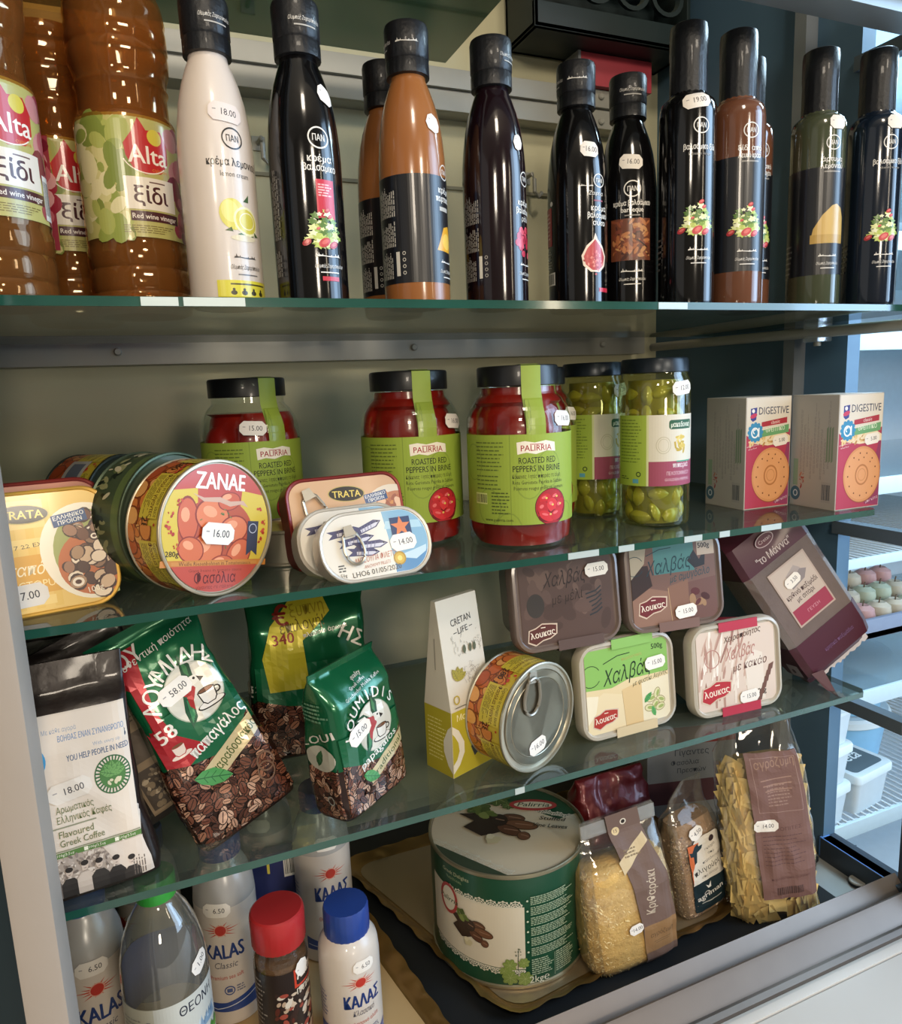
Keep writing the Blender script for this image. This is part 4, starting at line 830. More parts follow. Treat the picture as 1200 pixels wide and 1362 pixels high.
def emblem(p, x, y, s):
    """round emblem: leaf, green-and-red bird form and a coffee cup"""
    p.ell(x, y, s*1.04, s*1.10, 'a8b09a', 0, 40); p.ell(x, y, s, s*1.06, 'dcd6c6', 0, 40)
    f = lambda L: [(x+a*s, y+b*s) for a, b in L]
    p.poly(f([(.05, 1.45), (.30, .95), (.22, .50), (.02, .30), (-.12, .70)]), '1f4a30'); p.poly(f([(.06, 1.25), (.18, .9), (.10, .55), (.0, .75)]), '3f7a4a')
    p.poly(f([(-1.15, .62), (-.55, .72), (-.2, .42), (-.35, .1), (-.75, .25)]), '1f4a30'); p.poly(f([(-.95, .58), (-.5, .6), (-.35, .35), (-.6, .32)]), 'ece6d8')
    p.poly(f([(-.45, .50), (-.05, .45), (.10, .10), (-.15, -.25), (-.42, .0)]), 'a82c2c'); p.poly(f([(-.05, .55), (.35, .52), (.42, .30), (.2, .22), (.02, .2)]), 'e8e2d4'); p.poly(f([(.30, .45), (.52, .30), (.34, .20)]), '2a2420'); p.ell(x+.2*s, y+.42*s, .05*s, .05*s, '1c1816', 0, 8)
    p.poly(f([(-.42, .05), (-.15, -.15), (-.30, -.85), (-.62, -1.15), (-.60, -.5)]), '22543a')
    for k in range(4): p.line(x-.52*s+.05*k*s, y-.95*s+.06*k*s, x-.36*s+.05*k*s, y-.15*s, .035*s, '3f8a5a')
    p.poly(f([(-.3, .05), (-.12, -.1), (-.25, -.6), (-.36, -.4)]), 'a82c2c'); cup(p, x+.35*s, y-.35*s, .36*s)
def leafshape(p, x, y, s, rot, c='3f8a4a', c2='2c6a3a'):
    q, r = math.cos(rot), math.sin(rot); f = lambda a, b: (x+(a*q-b*r)*s, y+(a*r+b*q)*s)
    p.poly([f(-1, 0), f(-.6, .38), (f(0, .5)), f(.6, .3), f(1.05, 0), f(.6, -.34), f(0, -.48), f(-.6, -.32)], c); p.line(*f(-.95, 0), *f(.95, 0), .06*s, c2)
    for k in (-.5, -.1, .3): p.line(*f(k, 0), *f(k+.25, .32), .04*s, c2); p.line(*f(k, 0), *f(k+.25, -.3), .04*s, c2)
GREENF = mat('green foil', '14603c', .22, .35, .5, .6, var=.12, scale=20); BEANF = mat('dark bean foil', '2a1712', .3, .2, .4, .5, var=.2, scale=60)
def loumidis(label, x, y, rz, ry, rx, H, W, D, words, price, yellow=False, red=False, seed=0, name='coffee_bag'):
    t = thing(name, label, 'bag', (x, y, Z3), rz, None, rx, ry); k = H/.150; tp = .82 if red else .96; hb = H*(.42 if red else .37)
    L = [(0, W*.93, D*.80, 0, 0), (.006*k, W*.985, D*.97, 0, 0), (H*.3, W*(.97 if red else 1), D, 0, 0), (H*.62, W*tp, D*.98, 0, 0), (H*.78, W*(tp-.02), D*.86, 0, 0), (H*.88, W*(.92 if red else .95), D*.52, 0, 0), (H*.94, W*.99, D*.16, 0, .0), (H*.95, W*1.0, .0030, 0, 0), (H, W*1.02, .0022, 0, -.002)]
    o, fr, sd = bag('x', t, L, [BEANF, GREENF], 7, .0022, 26, seed, nz=44, regions=[hb])
    p = PR(fr, 4e-4, 5e-6); beans(p, -W*.49, W*.49, .002, hb+.006, 430, seed+2)
    p.poly([(-W*.5, hb+.004), (-W*.2, hb-.006*k), (W*.15, hb-.012*k), (W*.5, hb+.012*k), (W*.5, hb+.03*k), (-W*.5, hb+.03*k)], '14603c')
    cy = H*(.645 if red else .535); s = W*.25; cx = W*(.09 if red else .05)
    if red:
        p.poly([(-W*.5, H*.93), (-W*.16, H*.93), (-W*.22, H*.80), (-W*.27, H*.66), (-W*.22, H*.53), (-W*.02, H*.42), (-W*.24, H*.385), (-W*.46, H*.43), (-W*.5, H*.47)], 'a8242c')
        p.text('58', -W*.27, H*.525, .0110, 'efe6da', bold=.04, rot=10); cup(p, -W*.25, H*.470, .0058, 'e9d6c8', 'a8242c'); p.text('ΜΟΥ', -W*.3, H*.865, .0105, 'e9dfd4', rot=8, bold=.03)
    if yellow:
        p.poly([(-W*.34, H*.42), (-W*.38, H*.62), (-W*.30, H*.80), (-W*.14, H*.92), (W*.15, H*.93), (W*.19, H*.85), (W*.08, H*.78), (-W*.05, H*.70), (-W*.02, H*.42)], 'c8b832')
        p.text('€', -W*.21, H*.80, .016*k, '8a2a20', bold=.05); p.text('ξυπνη', W*.01, H*.845, .0105*k, 'a08a24', bold=-.0, fit=W*.28, rot=6); p.text('επιλογή!', -W*.04, H*.765, .0095*k, '6a5a1c', fit=W*.36, rot=6); p.text('340', -W*.20, H*.695, .0095*k, '8a2a20', bold=.03, rot=4); p.text('ΗΣ', W*.33, H*.66, .013*k, 'e6e2d6', rot=-30, bold=.03); p.text('πλούσιο άρωμα', W*.14, H*.735, .0038*k, 'e0dcd0', rot=8, bold=.02)
    else:
        emblem(p, cx, cy, s); n = len(words[0]); p.arctext(words[0], cx+.000, cy-.004*k, s*(1.28 if red else 1.36), 164 if red else 168, 44 if red else 38, (.0098 if red else .0108)*k, 'e9e5da', bold=.018)
        p.text(words[1], cx+.002*k, (H*.430 if red else H*.345), .0078*k, 'f0ece2', rot=15, bold=.018, fit=W*.60)
        a = math.radians(22); f = lambda u, v: (W*.16+u*math.cos(a)-v*math.sin(a), H*(.350 if red else .285)+u*math.sin(a)+v*math.cos(a))
        p.poly([f(-W*.33, -.0065*k), f(W*.38, -.0065*k), f(W*.38, .006*k), f(-W*.33, .006*k)], 'cdbb90'); p.text(words[2], *f(0, -.003*k), .0062*k, '4a5c2c', rot=22, bold=.02, fit=W*.55)
        leafshape(p, -W*.12, H*(.285 if red else .225), .012*k, -.5, '4f9a56')
        p.text('Αυθεντική ποιότητα' if red else 'quality', 0 if red else W*.02, H*.875, .0042*k, 'e6e2d6', rot=8, shear=.2)
        if not red: p.text('Greek coffee', -W*.02, H*.835, .0034*k, 'd6d2c6', rot=10, bold=.02); p.text('Griechischer Mokka Kaffee', W*.02, H*.805, .0032*k, 'd6d2c6', rot=10, fit=W*.6, bold=.01)
        for dx, dz in ((.30, .17), (.33, .21)): p.ring(W*dx, H*dz, .006*k, .007*k, .0012*k, '7a5c4a', 20)
    p.X = lambda a, b: (a, b)
    p.build('printed_front', t, FOIL, du=.005, dv=.005, clip=(-W*.49, .003, W*.49, H*.945))
    q = PR(sd, 4e-4, 5e-6); beans(q, -D*.46, D*.46, .003, hb, 150, seed+5)
    if yellow: q.text('ΜΙΔΗΣ', 0, hb+.014, .009, 'd0ccc0', rot=-25, bold=.03, fit=D*.95); q.ell(0, hb+.002, D*.25, .012, '6a6c60')
    elif not red: q.ell(0, hb+.010*k, D*.36, .013*k, 'b8b8a8', 0, 28); q.text('LOUI', 0, hb+.026*k, .008*k, 'd6d2c6', rot=15, bold=.03, fit=D*.8); leafshape(q, -D*.02, hb+.010*k, .009*k, 1.2, '2c5a3a'); q.micro(-D*.35, hb+.045*k, D*.7, .02*k, 5, '6a9a7c'); q.ring(D*.1, .018, .004, .004, .001, 'b0b0a8', 16)
    q.build('printed_side', t, FOIL, du=.005, dv=.005, clip=(-D*.46, .003, D*.46, H*.9))
    if price: sticker(t, fr, -.004 if red else -.014, cy+(.008 if red else .002), price, 8 if red else 12, h0=p.h+2e-4, dv=.004, du=.004, w=.026, h=.0145)
    # crimped top seam
    return t
loumidis('large green coffee bag leaning left, red stripe with a cup, bean print below',  .0440, .5650, 14, -19, -11, .180, .085, .046, ('ΛΟΥΜΙΔΗΣ', 'παπαγάλος', 'παραδοσιακός'), '58.00', red=True, seed=1)
loumidis('green coffee bag with a yellow speech shape, standing behind the small green one', .1200, .6560, -6, 0, -4, .157, .112, .052, ('ΛΟΥΜΙΔΗΣ', 'παπαγάλος', 'παραδοσιακός'), None, yellow=True, seed=2)
loumidis('smallest green coffee bag, standing in front at the shelf edge', .1370, .5480, 33, -3, -5, .122, .076, .044, ('LOUMIDIS', 'papagalos', 'traditional'), '15.00', seed=3)
BRF = mat('brown black foil', '231a17', .33, .2, .3, .5, var=.2, scale=20, bump=.3, bscale=90)
# bag with white label
t = thing('coffee_bag', 'dark coffee bag with a large white label and group photograph, beside the cream post', 'bag', (-.0700, .5340, Z3), 6, None, -6, 0)
L = [(0, .094, .046, 0, 0), (.01, .095, .052, 0, 0), (.05, .086, .050, -.003, 0), (.10, .083, .040, -.004, 0), (.125, .084, .022, -.004, .0), (.138, .085, .005, -.004, .002), (.158, .086, .0035, -.004, .004)]
o, fr, sd = bag('x', t, L, BRF, 6, .0016, 24, 7)
p = PR(fr, .0009, 5e-6); p.X = lambda a, b: (.0365-(.0365-a)*.87, b); p.poly([(-.043, .003), (.043, .003), (.0415, .014), (.036, .030), (.0375, .046), (.0365, .125), (-.043, .125)], 'd9cbbb')
p.text('Με κάθε αγορά', -.012, .113, .0030, '8a96a8', fit=.024); p.text('ΒΟΗΘΑΣ ΕΝΑΝ ΣΥΝΑΝΘΡΩΠΟ', .010, .1070, .0038, '6d86a8', bold=.02, fit=.047); p.text('With every sip', .020, .100, .0026, '8a96a8', fit=.020); p.text('YOU HELP PEOPLE IN NEED', .013, .0935, .0042, '54647c', bold=.03, fit=.044)
p.ell(-.033, .097, .010, .0105, '3f94c4', 0, 28); p.text('με', -.031, .099, .004, 'e8eef2', bold=.03); p.text('CED', -.031, .094, .004, 'e8eef2', bold=.03)
for k in range(30): a = 2*PI*k/30; p.line(.0215+.0085*math.cos(a), .0775+.0085*math.sin(a), .0215+.0128*math.cos(a), .0775+.0128*math.sin(a), .0011, '33603a')
p.ring(.0215, .0775, .0132, .0132, .0009, '33603a', 40); p.ell(.0215, .0775, .0095, .0095, '47763e', 0, 28)
for a in (.3, .9, 1.57, 2.2, 2.8): leafshape(p, .0215+.004*math.cos(a), .0775+.004*math.sin(a), .0055, a, '6a9a58', '2c5a30')
p.blobs(10, ['e4e0cc', 'cfc8a8'], lambda R: (R.uniform(.016, .027), R.uniform(.0705, .074)), .001, .002, .7, 2)
p.ell(-.0275, .0665, .0032, .0042, '2a201c', 0, 18); p.line(-.029, .063, -.026, .070, .0009, 'd9cbbb')
p.text('Αρωματικός', -.0205, .0605, .0046, '5f6a3c', al='l', fit=.026); p.text('Ελληνικός Καφές', -.0205, .0540, .0046, '5f6a3c', al='l', fit=.038); p.rect(-.028, .0508, .034, .0009, '8a8a70')
p.text('Flavoured', -.0205, .0445, .0046, '5f6a3c', al='l', fit=.024); p.text('Greek Coffee', -.0205, .0385, .0046, '5f6a3c', al='l', fit=.031); p.rect(-.028, .0355, .064, .0008, '8a8a70')
p.rect(-.029, .0315, .0655, .0035, '55783c')
for k in range(3): p.rect(-.027+k*.022, .0320, .0028, .0026, 'e8e4d0'); p.text('100g/3.5oz', -.0235+k*.022, .0325, .0020, 'e8e4d0', al='l')
p.rect(-.043, .003, .080, .0280, 'a89a8e'); p.blobs(260, ['c4b6aa', '8a7d74', 'd4c8bc', '74685f', 'b0a297'], lambda R: (R.uniform(-.042, .032), R.uniform(.013, .031)), .0008, .0022, .5, 4, 7)
p.poly([(.008, .031), (.0365, .031), (.041, .014), (.043, .003), (.030, .003), (.018, .016)], 'd2c4b6')
for x, h, c in ((-.036, .020, 'b7a99c'), (-.027, .0205, '6f655e'), (-.017, .0215, '2e2a28'), (-.006, .0235, 'c7b9ac'), (.004, .0225, '34302d'), (.016, .021, '2b2725'), (.027, .018, '37322f')):
    p.poly([(x-.006, .003), (x-.0062, h-.009), (x-.003, h-.0055), (x+.003, h-.0055), (x+.0062, h-.009), (x+.0065, .003)], c); p.ell(x, h-.0015, .0024, .0030, 'c9b8aa', 0, 14); p.ell(x, h+.0005, .0027, .0019, '2a2523', 0, 12); p.line(x-.0008, h-.003, x+.0008, h-.003, .0004, '6a5850')
p.micro(.028, .004, .010, .016, 5, '6a5f58', .4, 3, True); p.build('paper_label', t, PAPER, du=.004, dv=.004, clip=(-.0445, .0028, .0435, .126))
sticker(t, fr, -.0035, .0745, '18.00', 8, h0=.0016, du=.004, dv=.004, w=.027, h=.0135, col='ddd3c6')
# brown bag behind, at the post
t = thing('coffee_bag', 'plain black coffee bag with a folded top, behind the white-labelled one at the post', 'bag', (-.0920, .6300, Z3), 4, None, -4, 0)
bag('x', t, [(0, .08, .05, 0, 0), (.01, .082, .055, 0, 0), (.10, .080, .045, 0, 0), (.150, .082, .010, 0, 0), (.172, .082, .008, 0, 0), (.175, .080, .006, 0, 0)], BRF, 6, .0014, 30, 9)
MB().box(-.036, .036, -.009, -.005, .150, .170).build('fold_clip', mat('black fold', '151211', .4), t, bevel=.001)
# kraft label bag
t = thing('coffee_bag', 'dark coffee bag with a kraft paper label, beside the large green bag', 'bag', (-.0150, .5960, Z3+.010), 12, None, -6, -20)
o, fr, sd = bag('x', t, [(0, .070, .045, 0, 0), (.008, .072, .05, 0, 0), (.09, .070, .045, 0, 0), (.130, .072, .02, 0, 0), (.150, .074, .004, 0, 0), (.160, .074, .004, 0, 0)], BRF, 6, .0018, 28, 11)
p = PR(fr, 6e-4); p.rect(-.012, .006, .030, .120, '8d7a62'); p.rect(-.010, .010, .026, .034, '4a4038'); p.rect(-.008, .05, .022, .024, '5c5044'); p.blobs(60, ['6a5c4c', 'b0a088', '3a322c', '84745e'], lambda R: (R.uniform(-.008, .014), R.uniform(.012, .042)), .001, .003, .7, 3); p.micro(-.009, .080, .022, .04, 12, '5a4c3c', .35, 3); p.build('paper_label', t, PAPER, du=.004, dv=.004)
# tent-topped carton
t = thing('herb_carton', 'tall white and mustard carton with a folded ridge top on the lower shelf', 'carton', (.2150, .537, Z3), 20)
W, D, H = .0480, .035, .1560; zb = .060
MB().add([(0, 0, 0), (W, 0, 0), (W, D, 0), (0, D, 0), (0, 0, zb), (W, 0, zb), (W, D, zb), (0, D, zb), (.0, D*.42, H), (W, D*.42, H), (W, D*.58, H), (0, D*.58, H)],
 [(3, 2, 1, 0), (0, 1, 5, 4), (1, 2, 6, 5), (2, 3, 7, 6), (3, 0, 4, 7), (4, 5, 9, 8), (6, 7, 11, 10), (8, 9, 10, 11), (4, 8, 11, 7), (5, 6, 10, 9)]).build('carton', mat('white carton', 'cdc4b2', .5, var=.02), t, smooth=False, bevel=.0004)
q = PR(planeS((0, 0, 0), (1, 0, 0), (0, 0, 1), (0, -1, 0))); q.rect(.0003, .0003, W-.0006, zb, 'b3a52c')
q.text('Μονοφλ', .0215, .0505, .0058, 'e4dca8', bold=.03, fit=.030)
q.poly([(.0005, .004), (.008, .010), (.014, .020), (.014, .030), (.008, .042), (.0005, .048)], 'e2dccc'); q.poly([(.0005, .012), (.005, .016), (.008, .023), (.007, .031), (.003, .038), (.0005, .041)], 'b3a52c'); q.poly([(.026, .012), (.036, .018), (.036, .036), (.030, .040), (.022, .022)], '3a3c3a'); q.build('printed_front', t, PAPER, clip=(0, 0, W, zb))
q = PR(planeS((0, D, 0), (0, -1, 0), (0, 0, 1), (-1, 0, 0))); q.rect(.0003, .0003, D-.0006, zb, 'a59829'); q.micro(.004, .010, .024, .040, 11, 'd0c774', .3, 4)
q.poly([(D-.0005, .004), (D-.006, .010), (D-.011, .022), (D-.011, .032), (D-.005, .044), (D-.0005, .048)], 'cfc9b8'); q.build('printed_side', t, PAPER)
sl = math.atan2(D*.42, H-zb); hh = (H-zb)/math.cos(sl)
q = PR(planeS((0, 0, zb), (1, 0, 0), (0, math.sin(sl), math.cos(sl)), (0, -math.cos(sl), math.sin(sl))))
q.text('CRETAN', .026, hh-.024, .0062, '2a2826', bold=.01, fit=.024, rot=6); q.text('LIFE', .027, hh-.0325, .0056, '2a2826', bold=.01, fit=.012, rot=6); q.line(.0155, hh-.0315, .0195, hh-.0312, .0007, '2a2826'); q.line(.0345, hh-.029, .0385, hh-.0286, .0007, '2a2826')
R = random.Random(4)
for k in range(60):
    a = R.uniform(0, 6.28); r = R.uniform(.3, 1); x, y = .031+.011*r*math.cos(a), .027+.011*r*math.sin(a); q.line(x, y, x+R.uniform(-.004, .004), y+R.uniform(-.004, .004), .00028, 'a0968a')
for k in range(46): x, y = R.uniform(.012, .046), R.uniform(.045, .058)+.01*(R.random() < .2); q.line(x, y, x+R.uniform(-.002, .002), y+R.uniform(-.004, .004), .00035, '8a8274')
for a in (.4, .9, 1.4, 2.0): leafshape(q, .0125+.005*math.cos(a), .026+.005*math.sin(a), .0065, a, '9a8c34', '6a5f24')
for x in (.025, .032, .037): leafshape(q, x, .050, .004, 1.5, '5a5c40', '3a3c2c')
q.ring(.008, .0095, .0036, .0040, .0011, 'b09a34', 20); q.text('300g', .040, .020, .0026, '4a4640'); q.rect(.005, .0025, .034, .0008, '6a665c')
q.build('printed_flap', t, PAPER, clip=(0, 0, W, hh))
q = PR(lambda u, v, h: (-.0002-h, D*.5-u, v)); q.rect(-.0004, .095, .0009, .028, '8a8478'); q.build('printed_line', t, PAPER)

# tin on its side with bare lid
def tin_face(p, r): pass
t, S = round_can('bean_tin', 'orange tin lying on its side, bare metal end with a ring pull facing out', can_basis((.2900, .5180, Z3+.0485), 20, 0), .0485, .044, CR, gigantes_side, tin_face)
MB().lathe([(.0425, -.0012), (.0420, -.0006), (.0415, -.0012)], 80).lathe([(.0355, -.0012), (.0350, -.0008), (.0345, -.0012)], 80).build('lid_ridge', TINM, t); 
for o in t.children:
    if o.name.startswith('can_body'): o.data.materials[0] = mat('lid metal', 'b4ae9c', .32, .65, .1)
p = lid_pull(t, 0, 0, 0, 1.35); p.matrix_local = Matrix.Translation((-.008, .028, .0006)) @ Matrix.Rotation(PI/2, 4, 'X') @ Matrix.Rotation(PI, 4, 'X') @ Matrix.Rotation(PI, 4, 'Z') @ Matrix.Rotation(-.15, 4, 'Y')
q = PR(S, 2e-4); q.text('GIG TOM 280', .010, -.002, .0034, '807a6c', rot=4); q.text('11 2021 02', .008, -.008, .0034, '807a6c', rot=4); q.ring(0, -.002, .026, .026, .0006, '8e8878', 24, 150, 250); q.build('stamped_code', t, PAPER)
sticker(t, S, -.002, -.026, '16.00', 10, w=.022, h=.014, du=None, h0=.001)

# ------------------------------------------------------------------ halva tubs, lids to the front
TUB = mat('milky tub plastic', 'a39884', .35, 0, .3, .5, var=.05); TUBD = mat('tub with dark halva', '5e4a40', .35, 0, .3, .5, var=.15, scale=14)
LIDM = mat('clear lid plastic', 'b5ac9c', .25, 0, .4, .5, var=.05); LIDD = mat('smoky lid plastic', '6e5e56', .25, 0, .4, .5, var=.08)
def halva(label, x, y, z, rz, ry, rx, dark, bg, draw, top, w=.112, h=.094, d=.055):
    t = thing('halva_tub', label, 'tub', (x, y, z), rz, None, rx, ry); cz = h/2
    MB().rings([rr_ring(.006, w-.008, h-.008, .016, cz), rr_ring(.010, w-.010, h-.010, .016, cz), rr_ring(d-.006, w-.022, h-.022, .015, cz), rr_ring(d, w-.030, h-.030, .012, cz)]).build('tub', TUBD if dark else TUB, t)
    MB().rings([rr_ring(.010, w-.004, h-.004, .018, cz), rr_ring(.010, w, h, .019, cz), rr_ring(.002, w, h, .019, cz), rr_ring(-.001, w-.003, h-.003, .018, cz), rr_ring(-.0015, w-.008, h-.008, .016, cz), rr_ring(.0008, w-.011, h-.011, .015, cz), rr_ring(.0008, w-.014, h-.014, .014, cz)]).build('lid', LIDD if dark else LIDM, t)
    lw, lh = w-.016, h-.014; p = PR(frontS(.0006), 2e-4)
    p.rrect(-lw/2, cz-lh/2, lw, lh, .010, bg, 8); draw(p, lw, lh, cz); p.build('printed_lid', [o for o in t.children if o.name.startswith('lid')][0], GLOSSY, clip=(-lw/2, cz-lh/2, lw/2, cz+lh/2))
    b = MB(); x0, x1 = top[1], top[2]; sc = mat('sleeve '+top[0], top[0], .45, var=.03); sb = mat('sleeve foot '+top[3], top[3], .45, var=.03)
    for a, c in ((cz+h/2-.009, cz+h/2+.0005), (cz-h/2-.0005, cz-h/2+.009)): b.mi = a < cz; b.add([(x0, -.0018, a), (x1, -.0018, a), (x1, -.0018, c), (x0, -.0018, c)], [(0, 1, 2, 3)])
    b.mi = 0
    b.add([(x0, -.0018, cz+h/2+.0005), (x1, -.0018, cz+h/2+.0005), (x1, d, cz+h/2-.010), (x0, d, cz+h/2-.010)], [(0, 1, 2, 3)])
    b.add([(x0, -.0018, cz-h/2-.0005), (x1, -.0018, cz-h/2-.0005), (x1, .012, cz-h/2-.0003), (x0, .012, cz-h/2-.0003)], [(3, 2, 1, 0)])
    b.m[-1] = 1; b.build('card_sleeve', [sc, sb], t, smooth=False, kind='stuff'); return t, frontS(.0)
def loukas(p, x, y, s, c='a8362e'):
    p.poly([(x-s, y-.42*s), (x-.9*s, y+.30*s), (x-.45*s, y+.40*s), (x, y+.62*s), (x+.6*s, y+.55*s), (x+s, y+.50*s), (x+.95*s, y-.10*s), (x+.5*s, y-.35*s), (x, y-.42*s), (x-.5*s, y-.66*s)], 'cfb9a4')
    p.poly([(x-.93*s, y-.36*s), (x-.84*s, y+.25*s), (x-.42*s, y+.34*s), (x, y+.55*s), (x+.6*s, y+.48*s), (x+.92*s, y+.42*s), (x+.88*s, y-.06*s), (x+.48*s, y-.28*s), (x, y-.35*s), (x-.48*s, y-.58*s)], c)
    p.text('λουκας', x+.02*s, y-.16*s, s*.36, 'ecdfcc', bold=.03, fit=s*1.6, rot=5); p.rect(x-.1*s, y+.34*s, .3*s, .05*s, 'ecdfcc')
def script(p, x, y, s, col, rot=5):
    """the word in swashed lettering"""
    p.path([(x-.034*s+.009*s*math.cos(a), y+.004*s+.0085*s*math.sin(a)) for a in [.5+.35*i for i in range(16)]], .0006*s, col)
    p.text('Χαλβάς', x, y-.004*s, .0125*s, col, shear=.28, rot=rot, fit=.046*s); p.path([(x-.022*s, y+.012*s), (x-.008*s, y+.0165*s), (x+.004*s, y+.0170*s)], .0007*s, col)
def slabs(p, lw, cz, c1, c2, c3):
    p.poly([(-lw/2, cz-.040), (-lw*.5, cz-.008), (-lw*.30, cz+.002), (-lw*.05, cz-.004), (-lw*.05, cz-.040)], c1); p.poly([(-lw*.05, cz-.040), (-lw*.08, cz+.001), (lw*.16, cz+.006), (lw*.20, cz-.018), (lw*.16, cz-.040)], c2)
    p.poly([(lw*.16, cz-.040), (lw*.16, cz+.003), (lw*.5, cz+.006), (lw*.5, cz-.040)], c3); p.line(-lw*.05, cz-.038, -lw*.08, cz, .0006, 'b99a70')
def d_green(p, lw, lh, cz):
    p.rect(-lw/2, cz-.006, lw, lh, '86b45c'); p.poly([(-lw/2, cz-.012), (-lw/2, cz+.003), (-lw*.2, cz+.001), (0, cz+.006), (lw*.5, cz+.006), (lw*.5, cz-.05), (-lw/2, cz-.05)], 'dcc79c')
    slabs(p, lw, cz-.004, 'e0cda6', 'd6b988', 'e2d6b8'); p.poly([(-lw*.5, cz-.002), (-lw*.5, cz-.03), (-lw*.40, cz-.02), (-lw*.36, cz-.004)], 'e8dcc0')
    script(p, -.001, cz+.011, 1.2, '1d3320'); p.text('με φυστίκι Αιγίνης', .026, cz+.0005, .0045, '2a3c22', shear=.2, rot=7, fit=.042); p.text('παραδοσιακός', .006, cz+.026, .0030, 'b0a860', fit=.024, rot=5)
    p.text('500g', .036, cz+.030, .0052, '2a3a20', bold=.04); loukas(p, -.028, cz-.027, .0150)
    for a, b, r in ((.026, -.018, .3), (.033, -.014, 1.2), (.037, -.021, -.4), (.030, -.025, .8), (.023, -.027, -.2), (.036, -.028, .2)):
        p.ell(a, cz+b, .0058, .0038, '8a7a4c', r, 16); p.ell(a, cz+b, .0052, .0032, 'd4cda0', r, 16); p.ell(a+.001, cz+b, .0034, .0016, '9aa860', r, 12)
    leafshape(p, .022, cz-.0165, .0062, .8, '4f9a56'); leafshape(p, .028, cz-.031, .0055, 1.9, '5fa860')
def d_cocoa(p, lw, lh, cz):
    p.rect(-lw/2, cz-lh/2, lw, lh, 'd6c3b4'); R = random.Random(6)
    for i in range(46):
        x, y = R.uniform(-lw*.5, lw*.15), cz+R.uniform(-.04, .025); l = R.uniform(.012, .03); a = R.uniform(1.1, 1.7)
        p.poly([(x-.001, y), (x+l*math.cos(a)*.5-.0015, y+l*math.sin(a)*.5), (x+l*math.cos(a), y+l*math.sin(a)), (x+l*math.cos(a)*.5+.0015, y+l*math.sin(a)*.5), (x+.001, y)], R.choice(['e4d6c8', 'b08a7c', 'c4a494', 'ecE2d6'.lower(), '9c7468']))
    p.poly([(.012, cz-.038), (.010, cz+.003), (.022, cz+.014), (.032, cz+.010), (.034, cz-.038)], 'dfd2c4')
    p.path([(-.030+.009*math.cos(a), cz+.012+.009*math.sin(a)) for a in [.35*i for i in range(20)]], .0008, 'b07a70')
    p.text('Χειροποίητος', .008, cz+.029, .0058, '4a3430', shear=.3, rot=8, fit=.046); p.text('Χαλβάς', .004, cz+.009, .0125, 'b58078', shear=.28, rot=5, fit=.036); p.text('με κακάο', .016, cz-.003, .0082, '6a4a44', shear=.25, rot=5, fit=.042)
    loukas(p, -.026, cz-.022, .0190, 'b0303a'); p.text('500g', .028, cz-.032, .0055, '2c2420', bold=.04)
    for k in range(6): p.poly([(.046-.003*k, cz-.002-.006*k), (.040-.003*k, cz-.004-.006*k), (.038-.003*k, cz-.010-.006*k), (.044-.003*k, cz-.009-.006*k)], '6e4c42')
def d_brown(p, lw, lh, cz):
    p.rect(-lw/2, cz-lh/2, lw, lh, '57433c'); p.blobs(30, ['604b43', '4c3a34', '6a544a'], lambda R: (R.uniform(-.04, .04), cz+R.uniform(-.03, .03)), .004, .012, .6, 3, 12)
    p.text('Χαλβάς', -.002, cz+.012, .0130, '2c2220', shear=.28, rot=3, fit=.044); p.text('με μέλι', .000, cz-.004, .0095, '33261f', shear=.2, rot=5, fit=.032); p.ell(-.033, cz-.004, .009, .011, '3c3632', 0, 24)
    for k in range(6): p.path([(.022+.003*math.sin(k), cz-.020+k*.004), (.030, cz-.018+k*.004), (.036, cz-.014+k*.004)], .0014, '2f3336')
    loukas(p, -.028, cz-.030, .0155, '5a302c')
def d_almond(p, lw, lh, cz):
    p.rect(-lw/2, cz-lh/2, lw, lh, '75584e'); p.rect(-.022, cz+.008, .046, .05, '4d7d7c'); p.poly([(-lw/2, cz+.018), (-lw*.30, cz+.018), (-lw*.26, cz-.002), (-lw*.5, cz-.014)], '3a2c2a'); p.poly([(-lw/2, cz+.04), (-lw*.3, cz+.04), (-lw*.34, cz+.020), (-lw*.5, cz+.006)], 'a89c88')
    slabs(p, lw, cz-.006, '8c6a5a', '83604f', '6c4c44'); p.poly([(.016, cz+.018), (.024, cz+.028), (.030, cz+.018), (.038, cz+.030), (.036, cz+.012), (.024, cz+.010)], '2c2a2c')
    script(p, -.006, cz+.014, 1.1, '1f3a42'); p.text('με αμύγδαλο', .018, cz+.001, .0075, '24464c', shear=.25, rot=6, fit=.046); p.rect(.028, cz+.022, .020, .016, 'b9a898'); p.text('500g', .036, cz+.029, .0052, '2c2420', bold=.04)
    loukas(p, -.026, cz-.022, .0165, '6e2c30'); p.blobs(9, ['5a2c2c', '8a4a3c', '9c7a5a', '472420'], lambda R: (R.uniform(.018, .036), cz+R.uniform(-.028, -.012)), .003, .006, .6, 4, 12)
t, S = halva('halva tub with a green sleeve and pistachios printed on it, lower row', .4010, .5360, Z3, 1, 0, -6, False, 'd6c8a8', d_green, ('86b45c', -.018, .030, 'cdb892')); sticker(t, S, .0320, .0640, '15.00', 3, h0=.0012, du=None, w=.024)
t, S = halva('halva tub with a pink and cream cocoa print and red tabs, lower row right', .5230, .5230, Z3, -3, 0, -6, False, 'd6c8a8', d_cocoa, ('b03044', -.022, .026, 'b03044')); sticker(t, S, .013, .0150, '15.00', 3, h0=.0012, du=None, w=.024)
t, S = halva('dark brown halva tub with a glare on its film, left in the upper row', .3400, .5440, Z3+.0945, -2, 0, -8, True, '57433c', d_brown, ('4a3c38', -.014, .034, '57433c')); sticker(t, S, .032, .0690, '15.00', 2, h0=.0012, du=None)
